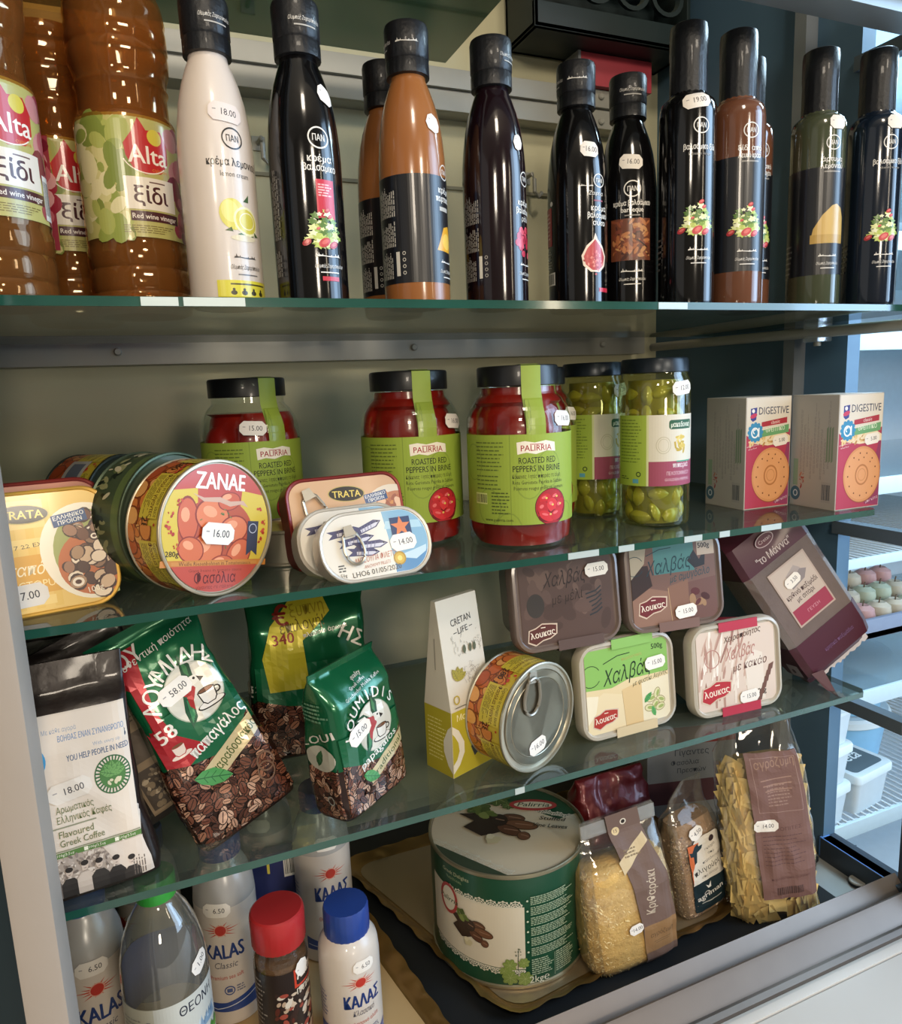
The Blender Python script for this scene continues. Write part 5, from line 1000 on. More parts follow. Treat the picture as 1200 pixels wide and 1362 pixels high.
t, S = halva('brown halva tub with a teal band and almond print, right in the upper row', .4570, .5380, Z3+.0945, -4, 0, -8, True, '75584e', d_almond, ('4d7d7c', -.022, .024, '75584e')); sticker(t, S, .010, .0165, '15.00', 4, h0=.0012, du=None)
# rusks: long carton with a clear bag, leaning left
MAR = mat('maroon film', '4c2230', .35, 0, .3, .5, var=.15, scale=15)
t = thing('rusk_pack', 'long maroon and clear pack of rusks leaning left over the cocoa halva tub, torn corner', 'pack', (.6700, .5230, Z3+.032), -6, None, -12, -31); t.matrix_world = t.matrix_world @ Matrix.Scale(.94, 4)
W, D, H = .100, .052, .195
MB().rings([[(x*W/2*k, D/2+y*D/2*k2, z) for x, y in ((-1, -.8), (-.86, -1), (.86, -1), (1, -.8), (1, .8), (.86, 1), (-.86, 1), (-1, .8))] for z, k, k2 in ((.038, 1, 1), (.12, 1, 1), (.146, .99, .98))]).build('rusk_filling', mat('rusks', '8a7463', .7, var=.3, scale=45, bump=.6, bscale=120), t, angle=20)
MB().rings([[(x*W/2*k, D/2+y*D/2*k2, z) for x, y in ((-1, -.8), (-.86, -1), (.86, -1), (1, -.8), (1, .8), (.86, 1), (-.86, 1), (-1, .8))] for z, k, k2 in ((-.012, .86, .12), (-.004, .9, .3), (.004, .97, .9), (.020, 1.01, 1.01), (.046, 1.02, 1.02))]).build('wrapper_end', MAR, t, angle=20, label='maroon lower wrapper end with a torn white edge')
MB().rings([[(x*W/2*k, D/2+y*D/2*k2, z) for x, y in ((-1, -.8), (-.86, -1), (.86, -1), (1, -.8), (1, .8), (.86, 1), (-.86, 1), (-1, .8))] for z, k, k2 in ((.142, 1.02, 1.02), (.160, 1.01, 1.01), (.180, .97, .9), (.190, .90, .45), (.197, .88, .10))]).build('wrapper_top', MAR, t, angle=20)
MB().rings([[(x*W/2*1.012, D/2+y*D/2*1.012, z) for x, y in ((-1, -.8), (-.86, -1), (.86, -1), (1, -.8), (1, .8), (.86, 1), (-.86, 1), (-1, .8))] for z in (.040, .146)], False).build('clear_film', clear('film', 'e6e6ee', 1.2, .05, .08, .10, 'b9b4b8'), t, angle=20)
p = PR(frontS(-.0008), 1.5e-4)
p.ell(-.004, .168, .013, .0072, 'b9a4a4', 0, 30); p.ell(-.004, .168, .0118, .0062, '5c3038', 0, 30); p.text('Cretan', -.004, .166, .0045, 'c9b4b0', fit=.017); p.text('"το Μάννα"', -.002, .147, .0088, 'c9b8b4', bold=.02, fit=.050)
p.rect(-.026, .060, .055, .072, 'b9a498'); p.rect(-.024, .062, .051, .068, 'c2b2a6'); p.poly([(-.010, .112), (.010, .118), (.020, .112), (.012, .104), (-.008, .101)], '8c8282'); p.poly([(-.008, .118), (.008, .124), (.014, .117), (-.004, .110)], 'a89c98')
p.text('κριθινό παξιμάδι', .002, .0935, .0062, '4a3434', bold=.02, fit=.046); p.text('με σιτάρι', .002, .0855, .0058, '4a3434', bold=.02, fit=.026); p.rect(-.024, .062, .051, .019, '9c3a50'); p.text('ΓΕΥΣΗ', .002, .069, .0038, 'd09aa4', fit=.018)
p.text('κρητικά παξιμάδια', .006, .020, .0045, '7a5a80', fit=.044); p.build('printed_front', t, GLOSSY)
p = PR(planeS((-W/2-.0012, D/2, 0), (0, -1, 0), (0, 0, 1), (-1, 0, 0))); p.rect(-.004, .006, .020, .016, 'a8989c'); p.ell(.004, .013, .003, .003, '4a2c38'); p.build('printed_side', t, GLOSSY)
R = random.Random(3); pts = [(-W/2+.02+i*W*.8/24, -.0125-R.uniform(0, .004)) for i in range(25)]
MB().add([(x, D/2-.004, z) for x, z in pts]+[(x, D/2-.003, -.004) for x, z in pts], [(i, i+1, i+26, i+25) for i in range(24)]).build('torn_edge', mat('white torn paper', 'c8c4c8', .7), t, smooth=False)
MB().add([(-W/2+.004, 0, .010), (-W/2+.018, -.002, .006), (-W/2+.012, -.008, -.028), (-W/2+.006, -.004, -.012)], [(0, 1, 2, 3)]).build('torn_flap', MAR, t, smooth=False)
sticker(t, frontS(-.0008), -.003, .1105, '3.50', 6, h0=.0012, du=None, w=.022)

# ------------------------------------------------------------------ floor: gold cardboard trays
GOLD = mat('gold cardboard', '8f6f3c', .3, .65, .2, .5, var=.12, scale=20, bump=.2, bscale=60)
def tray(label, C, name='cake_tray', inner=None, n=26):
    t = thing(name, label, 'tray', (C[0][0], C[0][1], ZF)); o = Vector((C[0][0], C[0][1], 0)); P = [Vector((x, y, 0))-o for x, y in C]; R = random.Random(5)
    ring = []; cen = sum(P, Vector())/4; rad = .035
    for i in range(4):
        a, b, c = P[i-1], P[i], P[(i+1) % 4]; p0 = b+(a-b).normalized()*rad; p1 = b+(c-b).normalized()*rad
        for k in range(7): q = k/6; ring.append(p0*(1-q)**2+b*2*q*(1-q)+p1*q*q)
        p2 = c+(b-c).normalized()*rad; m = int((p2-p1).length/.005)
        for k in range(1, m): ring.append(p1.lerp(p2, k/m))
    N = len(ring); L = []
    for ins, z, wv in ((.05, .0012, 0), (.018, .0012, 0), (.012, .004, .0004), (.004, .009, .0010), (0, .0100, .0012), (.001, .0085, .0012)):
        row = []
        for i, p in enumerate(ring):
            d = (cen-p).normalized(); row.append(p+d*ins+Vector((0, 0, z))+d*wv*math.sin(i*.9)+Vector((0, 0, wv*.8*math.sin(i*.9+1))))
        L.append(row)
    b = MB().rings(L[1:], False); n0 = len(b.v); b.face(list(range(N))[::-1]); b.m[-1] = 0
    ob = b.build('tray', GOLD, t)
    q = MB(); q.v = [tuple(p+(cen-p).normalized()*.019+Vector((0, 0, .0016))) for p in ring]; q.face(range(N)); q.build('tray_paper', inner, t, smooth=False); return t
tray('gold cardboard tray with a scalloped rim under the large green tin and the orzo bag', ((.262, .540), (.578, .560), (.612, .86), (.172, .850)), inner=mat('tray board', '9a8668', .28, .55, .3, .5, var=.1, scale=8))
tray('second gold cardboard tray at the left, under the salt bottles', ((-.16, .505), (.218, .505), (.176, .790), (-.16, .83)), inner=mat('tray board light', 'c0a070', .45, .05, .1, .5, var=.06, scale=8))
# 2 kg tin of stuffed vine leaves
R2 = .0865; H2 = .1280
M = Matrix.Translation((.3230, .6560, ZF+.0017+H2)) @ Matrix.Rotation(math.radians(face_cam(.3275, .67)-2), 4, 'Z')
def dolmas(p, x, y, s, dark='33241e'):
    p.poly([(x-1.1*s, y+.45*s), (x-.7*s, y+.15*s), (x-.95*s, y-.1*s), (x-.5*s, y-.45*s), (x-.2*s, y-.35*s), (x+.1*s, y-.2*s), (x+.2*s, y+.35*s), (x-.3*s, y+.5*s)], dark)
    for a, b, l, w, r, c in ((.25, .30, .55, .17, -.15, '5e4030'), (.45, .02, .75, .19, -.22, '6e4a34'), (.15, -.20, .6, .19, -.55, '5a3a2a'), (.5, -.42, .3, .16, -1.0, '6a4834'), (-.1, .2, .4, .25, .2, dark)):
        p.ell(x+a*s, y+b*s, l*s*.55, w*s, '2a1c16', r, 20); p.ell(x+a*s, y+b*s, l*s*.52, w*s*.86, c, r, 20); p.line(x+(a-.2*l)*s, y+(b+.05)*s, x+(a+.35*l)*s, y+(b-.02)*s, .03*s, '94705a')
    p.blobs(9, ['5c6e34', '7d8a4a', '46582a'], lambda R: (x+R.uniform(-.75, -.2)*s, y+R.uniform(.25, .7)*s), .08*s, .2*s, .6, 3); p.blobs(7, ['d9cfae', 'c9bd96'], lambda R: (x+R.uniform(-.35, -.1)*s, y+R.uniform(-.7, -.45)*s), .06*s, .12*s, .8, 4)
def vine(p, x, y, s, c='6f8440'):
    for k in range(7): a = -PI/2+k*2*PI/7; p.ell(x+s*.5*math.cos(a), y+s*.5*math.sin(a), s*.52, s*.34, c, a, 12)
    for k in range(7): a = -PI/2+k*2*PI/7; p.line(x, y, x+s*.8*math.cos(a), y+s*.8*math.sin(a), s*.04, 'a3ac70')
def lace(p, x0, x1, y0, y1, r, up, c='d6d0bc'):
    n = int((x1-x0)/(r*2))
    for i in range(n+1):
        x = x0+(x1-x0)*(i+.5)/(n+1); y = y0+(y1-y0)*(i+.5)/(n+1); a, b = (0, 180) if up else (180, 360)
        for q in (1, .68, .38): p.ring(x, y, r*q, r*q, r*.13, c, 14, a, b)
        for k in range(5): t = math.radians(a+18+36*k); p.line(x+.2*r*math.cos(t), y+.2*r*math.sin(t), x+.95*r*math.cos(t), y+.95*r*math.sin(t), r*.1, c); p.ell(x+1.0*r*math.cos(t), y+1.0*r*math.sin(t), r*.15, r*.15, c, 0, 8)
    p.line(x0, y0, x1, y1, r*.14, c)
def palace(p, x, y, s):
    p.ring(x, y, s*1.5, s*.62, s*.28, 'a63a3a', 36); p.ell(x, y, s*1.2, s*.36, 'd8cdb4', 0, 30); p.text('Palirria', x, y-s*.18, s*.46, '2a4a30', shear=.3, bold=.02, fit=s*2.0)
def side2(q, r, L):
    q.rect(-PI*r, 0, 2*PI*r, L, '1e4a34'); u0, u1 = -.078, .018
    q.text('Greek Delights', -.075, L-.0155, .0042, 'b9b894', fit=.036, al='l'); q.text('TRADITIONAL', -.070, L-.0215, .0028, '9aa880', fit=.022, al='l')
    q.poly([(u0-.02, .030), (u1, .022), (u1, .0920), (u0-.02, .0970)], 'd8cdb6'); lace(q, -.070, .015, .0930, .0925, .0068, True); lace(q, -.090, .017, .030, .0215, .0062, False)
    dolmas(q, -.036, .060, .026); q.ring(-.066, .084, .0130, .0170, .0034, 'a63a3a', 36); q.ell(-.066, .084, .0096, .0134, 'd6cfba', 0, 28); q.text('Palirria', -.066, .081, .0058, '2a4a30', shear=.3, fit=.026, bold=.02)
    q.line(.010, .022, .011, .046, .0006, '3a4a28'); q.blobs(8, ['3a4a28'], lambda R: (.010+R.uniform(-.004, .004), .042+R.uniform(-.003, .005)), .0006, .0012, .5, 3)
    for a, b, s in ((.002, .028, .0075), (.016, .030, .006), (.002, .014, .0085), (.017, .012, .0085), (-.004, .0215, .005)): vine(q, a, b, s, '7d8f48')
    for i in range(6): q.micro(.024, .036+i*.0115, .052, .0098, 5, 'a4b494', .5, i+3); q.ell(.0208, .042+i*.0115, .0011, .0011, 'c9d0b4')
    q.micro(.024, .014, .024, .019, 8, 'a4b494', .5, 31); q.micro(.051, .010, .024, .024, 10, 'a4b494', .5, 17); q.text('2kg℮', .032, .0065, .0078, 'd6d4bc', bold=.02); q.line(.0495, .008, .0495, .034, .0004, 'a4b494')
    for k in (1, 2): q.rect(.08*k*1.6, .03, .05, .05, '2c5a40')
def top2(p, r):
    p.ell(0, 0, r, r, 'cfc2a8', 0, 72); p.poly([(r*math.cos(a), r*math.sin(a)) for a in [.35+.13*i for i in range(15)]]+[(-r*.55, r*.58), (-r*.1, r*.50), (r*.3, r*.42), (r*.7, r*.2)], '1e4a34')
    lace(p, -r*.45, r*.92, r*.62, r*.20, r*.085, True); lace(p, -r*.93, r*.10, -r*.30, -r*.93, r*.085, False)
    p.poly([(r*math.cos(a), r*math.sin(a)) for a in [PI+.42+.1*i for i in range(13)]], '3a4636')
    for a, b, s in ((-.55, .62, .20), (-.40, .42, .18), (-.15, .66, .2), (-.75, .42, .14), (.02, .48, .1)): vine(p, a*r, b*r, s*r, '4c6234')
    dolmas(p, -.05*r, .02*r, .55*r, '2e221d'); palace(p, .36*r, .50*r, .22*r); p.text('Stuffed', .60*r, .14*r, .0072, '3a3228', shear=.25, fit=.028, rot=-6, bold=.02); p.text('Vine Leaves', .56*r, -.02*r, .0072, '3a3228', shear=.25, fit=.038, rot=-6, bold=.02)
t = link(bpy.data.objects.new('vine_leaf_tin', None)); t.matrix_world = M; t.empty_display_size = .02
meta(t, 'very large green and cream tin of stuffed vine leaves standing on the gold tray', 'tin')
prof = [(.0001, -H2+.002), (R2-.004, -H2+.002), (R2-.003, -H2), (R2-.0008, -H2), (R2, -H2+.001), (R2, -H2+.0035), (R2-.0016, -H2+.0045), (R2-.0016, -.0048), (R2, -.0036), (R2, -.0006), (R2-.0008, 0), (R2-.0022, 0), (R2-.0030, -.0030), (.0001, -.0030)]
MB().lathe(prof, 120).build('tin_body', mat('big tin rim metal', 'a39a80', .3, .75), t)
rr2 = R2-.0016; q = PR(lambda u, v, h: ((rr2+h)*math.sin(u/rr2), -(rr2+h)*math.cos(u/rr2), -H2+v), 1.6e-4); side2(q, rr2, H2); q.build('printed_side', t, LACQ, du=.003, clip=(-PI*rr2, .0045, PI*rr2, H2-.005))
p = PR(planeS((0, 0, -.0029), (1, 0, 0), (0, 1, 0), (0, 0, 1)), 1.5e-4); top2(p, R2-.0034); p.build('printed_lid', t, LACQ)
# transparent bags
FILM = clear('cellophane', 'f8f8f6', 1.1, .0, .05, .02, 'ffffff')
def grains(t, F, name, cols, n, size, asp, zr, seed, L, D=None, nexp=5, **kw):
    """loose grains lying against the bag film: one countless mass"""
    R = random.Random(seed); b = MB(); lv = fit_levels(L)
    for i in range(n):
        z = R.uniform(*zr); w, d, xo, yo = lv(z); a = R.uniform(-PI, .2) if R.random() < .9 else R.uniform(0, PI)
        c, s = math.cos(a), math.sin(a); x = xo+math.copysign(abs(c)**(2/nexp), c)*w/2; y = yo+math.copysign(abs(s)**(2/nexp), s)*d/2
        k = R.uniform(-.0016, -.0003); nrm = Vector((c*d, s*w, 0)).normalized(); p = Vector((x, y, z))+nrm*k
        u = Vector((R.gauss(0, 1), R.gauss(0, 1), R.gauss(0, 1))); u = (u-nrm*u.dot(nrm)*.93).normalized(); v = u.cross(nrm).normalized(); q = u.cross(v); r = size*R.uniform(.75, 1.2)
        V = [p+u*r, p-u*r, p+v*r*asp, p-v*r*asp, p+q*r*asp, p-q*r*asp]
        b.mi = R.randrange(len(cols)); b.add(V, [(0, 2, 4), (0, 4, 3), (0, 3, 5), (0, 5, 2), (1, 4, 2), (1, 3, 4), (1, 5, 3), (1, 2, 5)])
    return b.build(name, [mat(name+' '+c, c, .55, var=.1) for c in cols], t, angle=80, kind='stuff', **kw)
# orzo
t = thing('orzo_bag', 'clear bag of yellow orzo with a brown paper band, beside the very large tin', 'bag', (.4200, .5670, ZF+.0018), -3, None, -4, -4); t.matrix_world = t.matrix_world @ Matrix.Diagonal((.96, .74, .86, 1))
LC = [(0, .088, .052, 0, 0), (.008, .104, .064, 0, 0), (.05, .110, .068, 0, 0), (.10, .106, .062, 0, 0), (.128, .100, .05, 0, 0), (.134, .09, .04, 0, 0)]
bag('c', t, LC, mat('orzo mass', 'd0a860', .6, var=.3, scale=90, bump=.8, bscale=220), 4, .001, 30, 2, part='orzo_mass')
grains(t, None, 'orzo', ['ecd090', 'e0bc78', 'f2dca4', 'd0a860'], 2600, .0036, .34, (.003, .130), 4, LC, nexp=4)
LF = [(0, .090, .054, 0, 0), (.008, .107, .067, 0, 0), (.05, .1135, .0715, 0, 0), (.10, .110, .066, 0, 0), (.130, .105, .050, 0, 0), (.155, .098, .026, .002, 0), (.168, .092, .004, .003, 0), (.188, .092, .002, .004, .002)]
o, fr, sd = bag('x', t, LF, FILM, 4, .0022, 30, 3, nz=40, part='clear_bag')
MB().rings([[(x*.0465+.004, y*.0022-.0005, z) for x, y in ((-1, -1), (1, -1), (1, 1), (-1, 1))] for z in (.168+.002*k for k in range(10))], False).build('bag_seal', clear('seal film', 'd8d4cc', 2.0, .12, .15, .2, 'b9b4aa'), t, smooth=False)
p = PR(lambda u, v, h: (u, fr(max(-.044, min(.044, u)), v, h)[1] if v < .166 else fr(0, .166, h)[1]+.0-.0, v), .0014, 5e-6)
p.poly([(.0085, .002), (.0490, .002), (.0490, .05), (.046, .11), (.032, .150), (.028, .190), (-.013, .190), (-.010, .160), (.000, .11), (.006, .05)], '6c564c'); p.rect(.007, .018, .042, .036, '8e6c48')
p.poly([(-.0085, .136), (.028, .160), (.031, .150), (-.006, .122)], 'c9b48e'); p.micro(-.0, .137, .020, .010, 3, '7c684c'); 
p.ring(.0085, .177, .0038, .0038, .0013, 'd8cdbc', 20); p.ell(.0085, .177, .0024, .0024, '2a2018'); p.ell(-.0020, .168, .0048, .0048, 'd4bd90', 0, 24); p.text('15', -.002, .1660, .0042, '6c564c', bold=.02)
p.text('Κριθαράκι', .0265, .093, .0110, 'bfae98', rot=82, bold=.01, fit=.052); p.text('αγρόζυμη', .029, .037, .0062, '5c4430', fit=.030, shear=.1); p.rect(.018, .030, .022, .0008, '6c5238'); p.rect(.020, .0275, .018, .0008, '6c5238')
p.build('paper_band', t, PAPER, du=.004, dv=.004)
sticker(t, fr, -.0025, .056, '14.00', 4, h0=.0016, dv=.004, w=.017)
# bulgur
t = thing('bulgur_bag', 'small clear bag of brown bulgur between the orzo and pasta bags', 'bag', (.5380, .5960, ZF+.002), 4, None, -4, -6); t.matrix_world = t.matrix_world @ Matrix.Diagonal((1, .85, .84, 1))
LC = [(0, .058, .040, 0, 0), (.006, .066, .048, 0, 0), (.06, .068, .048, 0, 0), (.11, .066, .040, 0, 0), (.135, .055, .03, 0, 0)]
bag('c', t, LC, mat('bulgur mass', 'a08060', .6, var=.35, scale=120, bump=.8, bscale=260), 4, .001, 30, 5, part='bulgur_mass')
grains(t, None, 'bulgur', ['c0a080', 'd8bc9c', '9a7860', '6a5448'], 1500, .0024, .6, (.003, .12), 6, LC, nexp=4)
LF = [(0, .060, .042, 0, 0), (.006, .069, .051, 0, 0), (.06, .0715, .052, 0, 0), (.115, .070, .044, 0, 0), (.140, .064, .03, 0, 0), (.152, .052, .012, .002, 0), (.166, .050, .003, .004, 0), (.185, .030, .002, .014, 0)]
o, fr, sd = bag('x', t, LF, FILM, 4, .0022, 40, 6, nz=36, part='clear_bag')
p = PR(fr, .0008, 5e-6); p.rrect(-.020, .010, .048, .098, .003, '16282e'); p.rect(-.020, .052, .048, .054, 'd6cec0'); p.rrect(-.012, .095, .040, .018, .006, 'd6cec0'); p.poly([(-.020, .052), (-.020, .108), (-.004, .108), (-.010, .088), (-.018, .072)], 'c9683c')
p.poly([(-.014, .080), (-.010, .082), (-.008, .095), (-.001, .098), (.001, .103), (-.005, .103), (-.006, .107), (-.011, .104), (-.015, .098), (-.019, .099), (-.018, .093), (-.014, .092)], '1c3038'); p.ell(.016, .104, .004, .0046, '3a2c30')
p.text('πλιγούρι', .003, .0655, .0078, '2c2a2a', rot=8, fit=.038); p.text('από σιτάρι', .006, .0575, .0038, '6a625c', rot=8, fit=.024)
for k in range(3): p.text(('παραδοσιακό', 'από', 'σκληρό')[k], .012, .078+.0075*k, .0034, '4a4644', rot=8)
p.text('agriman', .004, .028, .0090, 'd8d4cc', rot=10, bold=.035, fit=.038); p.poly([(.000, .040), (-.003, .046), (.001, .043), (.005, .048), (.004, .041)], 'd8d4cc'); p.rect(-.010, .020, .030, .0012, 'a8a8a0'); p.ring(-.002, .034, .004, .003, .0008, 'd8d4cc', 16)
p.build('paper_label', t, PAPER, du=.004, dv=.004); sticker(t, fr, -.004, .1205, '4.50', 14, h0=.0014, dv=.004, w=.020, h=.015)
# flat square pasta
t = thing('pasta_bag', 'tall clear bag of flat square pasta with a large purple-brown label, right end', 'bag', (.6120, .5580, ZF), -21, None, -3, -5)
LC = [(0, .078, .046, 0, 0), (.008, .090, .056, 0, 0), (.08, .092, .056, 0, 0), (.15, .088, .046, 0, 0), (.185, .078, .032, 0, 0)]
bag('c', t, [(z, w-.012, d-.012, 0, 0) for z, w, d, a, b in LC], mat('pasta mass', '9a783c', .6, var=.3, scale=30), 4, .002, 30, 8, part='pasta_core')
R = random.Random(12); lv = fit_levels(LC); pr_ = MB(); g = 4
for i in range(g+1):
    for j in range(g+1): pr_.v.append(((i/g-.5), .10*math.sin(i/g*3)-.08*(j/g-.5)**2, (j/g-.5)))
for i in range(g):
    for j in range(g): pr_.face((i*(g+1)+j, (i+1)*(g+1)+j, (i+1)*(g+1)+j+1, i*(g+1)+j+1))
proto = None; PM = mat('egg pasta', 'e6c880', .5, var=.12, scale=20)
for i in range(170):
    z = .008+.174*(i/170)+R.uniform(-.004, .004); w_, d_, xo, yo = lv(z); a = -PI+PI*((i*.618) % 1)*1.05-.1
    c, s = math.cos(a), math.sin(a); x = math.copysign(abs(c)**.5, c)*w_/2; y = math.copysign(abs(s)**.5, s)*d_/2; nr = Vector((c*d_, s*w_, 0)).normalized()
    if proto is None: o = proto = pr_.build('pasta_square', PM, t); 
    else: o = proto.copy(); scn.collection.objects.link(o)
    o.parent = t; o.matrix_local = Matrix.Translation(Vector((x, y, z))+nr*R.uniform(-.0030, .0006)) @ Matrix.Rotation(math.atan2(nr.x, -nr.y)+R.uniform(-.15, .15), 4, 'Z') @ Matrix.Rotation(R.uniform(-.5, .5), 4, 'Y') @ Matrix.Rotation(R.uniform(-.25, .15), 4, 'X') @ Matrix.Scale(R.uniform(.019, .024), 4)
LF = [(0, .083, .053, 0, 0), (.008, .099, .066, 0, 0), (.08, .1015, .067, 0, 0), (.15, .096, .057, 0, 0), (.19, .092, .045, 0, 0), (.215, .074, .026, .001, 0), (.235, .060, .014, .003, 0), (.262, .074, .004, .006, 0)]
o, fr, sd = bag('x', t, LF, FILM, 4, .0028, 30, 10, nz=44, part='clear_bag')
p = PR(fr, .0010, 5e-6); p.poly([(-.020, .034), (.044, .030), (.042, .10), (.036, .196), (-.024, .200), (-.022, .11)], '75564f')
p.text('αγρόζυμη', .008, .182, .0095, '9a7a68', fit=.046); p.path([(-.018, .194), (.032, .190), (.034, .132), (-.015, .134), (-.018, .194)], .0005, '9c8078')
for i in range(3): p.rect(-.010+i*.002, .168-i*.006, .036-i*.003, .0012, '9a7a6c')
p.micro(-.004, .138, .026, .024, 7, '93756a', .35, 4); p.text('ΧΥΛΟΠΙΤΕΣ', .010, .112, .0040, '5a3c3a', fit=.040); p.micro(-.014, .070, .048, .036, 8, '5c4040', .22, 5); p.bars(-.006, .036, .034, .012, 4, '2a1c1c', '75564f')
p.text('παραδοσιακά ζυμαρικά', .012, .056, .0030, '5a3c3a', fit=.044); p.build('paper_label', t, PAPER, du=.004, dv=.004)
sticker(t, fr, -.010, .119, '14.00', -3, h0=.0016, dv=.004, du=.004, w=.027, h=.0135)
# things at the back of the floor
t = thing('red_packet', 'crumpled dark red foil packet lying behind the orzo bag', 'packet', (.530, .760, ZF))
bag('x', t, [(0, .11, .06, 0, 0), (.012, .125, .07, 0, 0), (.050, .12, .05, 0, 0), (.075, .11, .022, 0, 0), (.088, .105, .004, 0, 0)], mat('dark red foil', '6e1e22', .35, .25, .3, .5, var=.3, scale=30, bump=.5, bscale=60), 4, .006, 30, 21)
t = thing('fava_box', 'white box with a red top edge standing behind the bulgur and pasta bags', 'box', (.655, .740, ZF), -15)
MB().box(-.065, .065, 0, .04, 0, .135).build('carton', mat('grey white card', '8a8e92', .6), t, bevel=.001); p = PR(frontS(0)); p.rect(-.064, .108, .128, .026, '8a3a34'); p.text('Γίγαντες', .0, .092, .009, '3c4450', fit=.05); p.text('Φασόλια', -.01, .078, .007, '3c4450'); p.text('Πρεσπών', .0, .066, .007, '3c4450'); p.rect(-.064, .02, .128, .034, '5a3a40'); p.build('printed_front', t, PAPER)

# ------------------------------------------------------------------ floor left: bottles
KAL = [(.030, 0), (.034, .003), (.0350, .008), (.0350, .128), (.0335, .142), (.029, .155), (.023, .165), (.019, .170), (.0185, .176)]
WP = mat('white salt bottle', 'cfc4b8', .35, 0, .3, .5, var=.04); MILK = clear('frosted neck', 'e0e0e2', .8, .04, .25, .62, 'd6d2cc')
def d_kalas(latin):
    def d(p, k=1):
        for i in range(13):
            a = math.radians(-62+i*23) if i < 0 else math.radians(-70+i*27.6); l = (.0225 if i % 2 else .017)*k
            p.poly([(.004*k*math.cos(a+.3), .106*k+.003*k*math.sin(a+.3)), (.004*k*math.cos(a-.3), .106*k+.003*k*math.sin(a-.3)), (l*math.cos(a), .106*k+l*.42*math.sin(a))], 'c4523e')
        p.ell(0, .106*k, .0072*k, .0062*k, 'd8a08c', 0, 28); p.ell(0, .106*k, .0062*k, .0052*k, 'b83a30', 0, 28)
        p.text('KALAS' if latin else 'ΚΑΛΑΣ', .002*k, .076*k, .0155*k, '233a72', bold=.05, fit=.044*k); p.text('Classic' if latin else 'Κλασσικό', .002*k, .0655*k, .0068*k, '5c5c66', shear=.2, fit=.026*k)
        p.text('Premium sea salt' if latin else 'Θαλασσινό αλάτι', .002*k, .0535*k, .0046*k, 'b84a40', fit=.038*k, rot=2)
        p.rect(-.036*k, .018*k, .072*k, .010*k, '2c4684'); p.poly([(-.036*k, .020*k), (-.036*k, .033*k), (-.010*k, .026*k), (.036*k, .036*k), (.036*k, .020*k)], '2c4684')
        p.path([(-.034*k, .024*k), (-.012*k, .021*k), (.034*k, .030*k)], .0008*k, 'cfd3da'); p.ring(.004*k, .041*k, .006*k, .005*k, .0012*k, '2c4684', 16); p.rect(.001*k, .039*k, .006*k, .004*k, '4a5c8c'); p.micro(.012*k, .037*k, .010*k, .008*k, 3, '6a6c80')
        p.micro(-.058*k, .058*k, .016*k, .034*k, 7, '5c6488', .35, 3); p.rect(-.058*k, .030*k, .018*k, .020*k, '44588c')
    return d
def kalas(label, x, y, turn, latin, k=1, rk=.87, capped=False, price='6.50', group=None, sy=.135):
    t = thing('salt_bottle', label, 'bottle', (x, y, ZF+.0018), face_cam(x, y)+turn, group); pr = [(r*k*rk, z*k) for r, z in KAL]
    if capped:
        pr = [(.0245, 0), (.0275, .003), (.0280, .008), (.0280, .098), (.0272, .108), (.0245, .118), (.021, .124), (.0195, .128)]
        pr = pr[:5]+[(.0262, .1125), (.0225, .1185), (.0195, .1215)]; MB().lathe(pr, 64).build('bottle_body', WP, t); MB().lathe([(.0205, .120), (.0208, .121), (.0206, .144), (.0196, .1465), (.0001, .147)], 64, wob=lambda a, z: .0002*math.sin(40*a)*(z < .152)).build('cap', mat('blue cap', '24418c', .4, 0, .2, .5), t, label='bright blue screw cap')
        S = cylS(pr, .028); p = PR(S, 2e-4); d_kalas(latin)(p, .80); p.build('printed_label', t, GLOSSY, du=.002, dv=.006); sticker(t, S, .004, .1000, price, -2, w=.020, h=.0115, dv=.003, du=.002)
        return t
    R_ = interp(pr); MB().lathe([(r, z) for r, z in pr if z <= .128*k], 64).build('bottle_body', WP, t)
    MB().lathe([(R_(z*k), z*k) for z in (.128, .135, .142, .150, .158, .166, .171, .176)], 64).build('frosted_shoulder', MILK, t)
    MB().lathe([(.0195*k, .170*k), (.0197*k, .190*k), (.0185*k, .192*k), (.0001, .192*k)], 48).build('cap', mat('blue cap', '24418c', .4, 0, .2, .5), t)
    S = cylS(pr, .035*k*rk); p = PR(S, 2e-4); p.X = lambda a, b: (a*rk, b); d_kalas(latin)(p, k); p.build('printed_label', t, GLOSSY, du=.0025, dv=.006); sticker(t, S, -.002, sy*k, price, -3, w=.026, h=.014, dv=.003, du=.0025, h0=.0008); return t
kalas('short salt bottle with a bright blue cap in front on the left tray', .1240, .5900, 18, False, 1, 1, True, '6.50')
kalas('tall salt bottle with latin lettering cut by the cream post, far left', -.0950, .6600, 6, True, 1, sy=.1275)
kalas('tall salt bottle with latin lettering between the water bottle and the red-capped jar', .0250, .6840, -14, True, 1, .84, price='6.50', sy=.1275)
kalas('tall salt bottle standing behind the blue-capped one, under the shelf edge', .1300, .7220, 14, False, 1, price='', sy=.140)
kalas('tall salt bottle at the back between two others, only its printed side in view', .0790, .7850, -10, False, 1, price='', sy=.140)
kalas('pale salt bottle half hidden behind the green-capped water bottle', -.0450, .7300, -60, True, .98, price='', sy=.140)
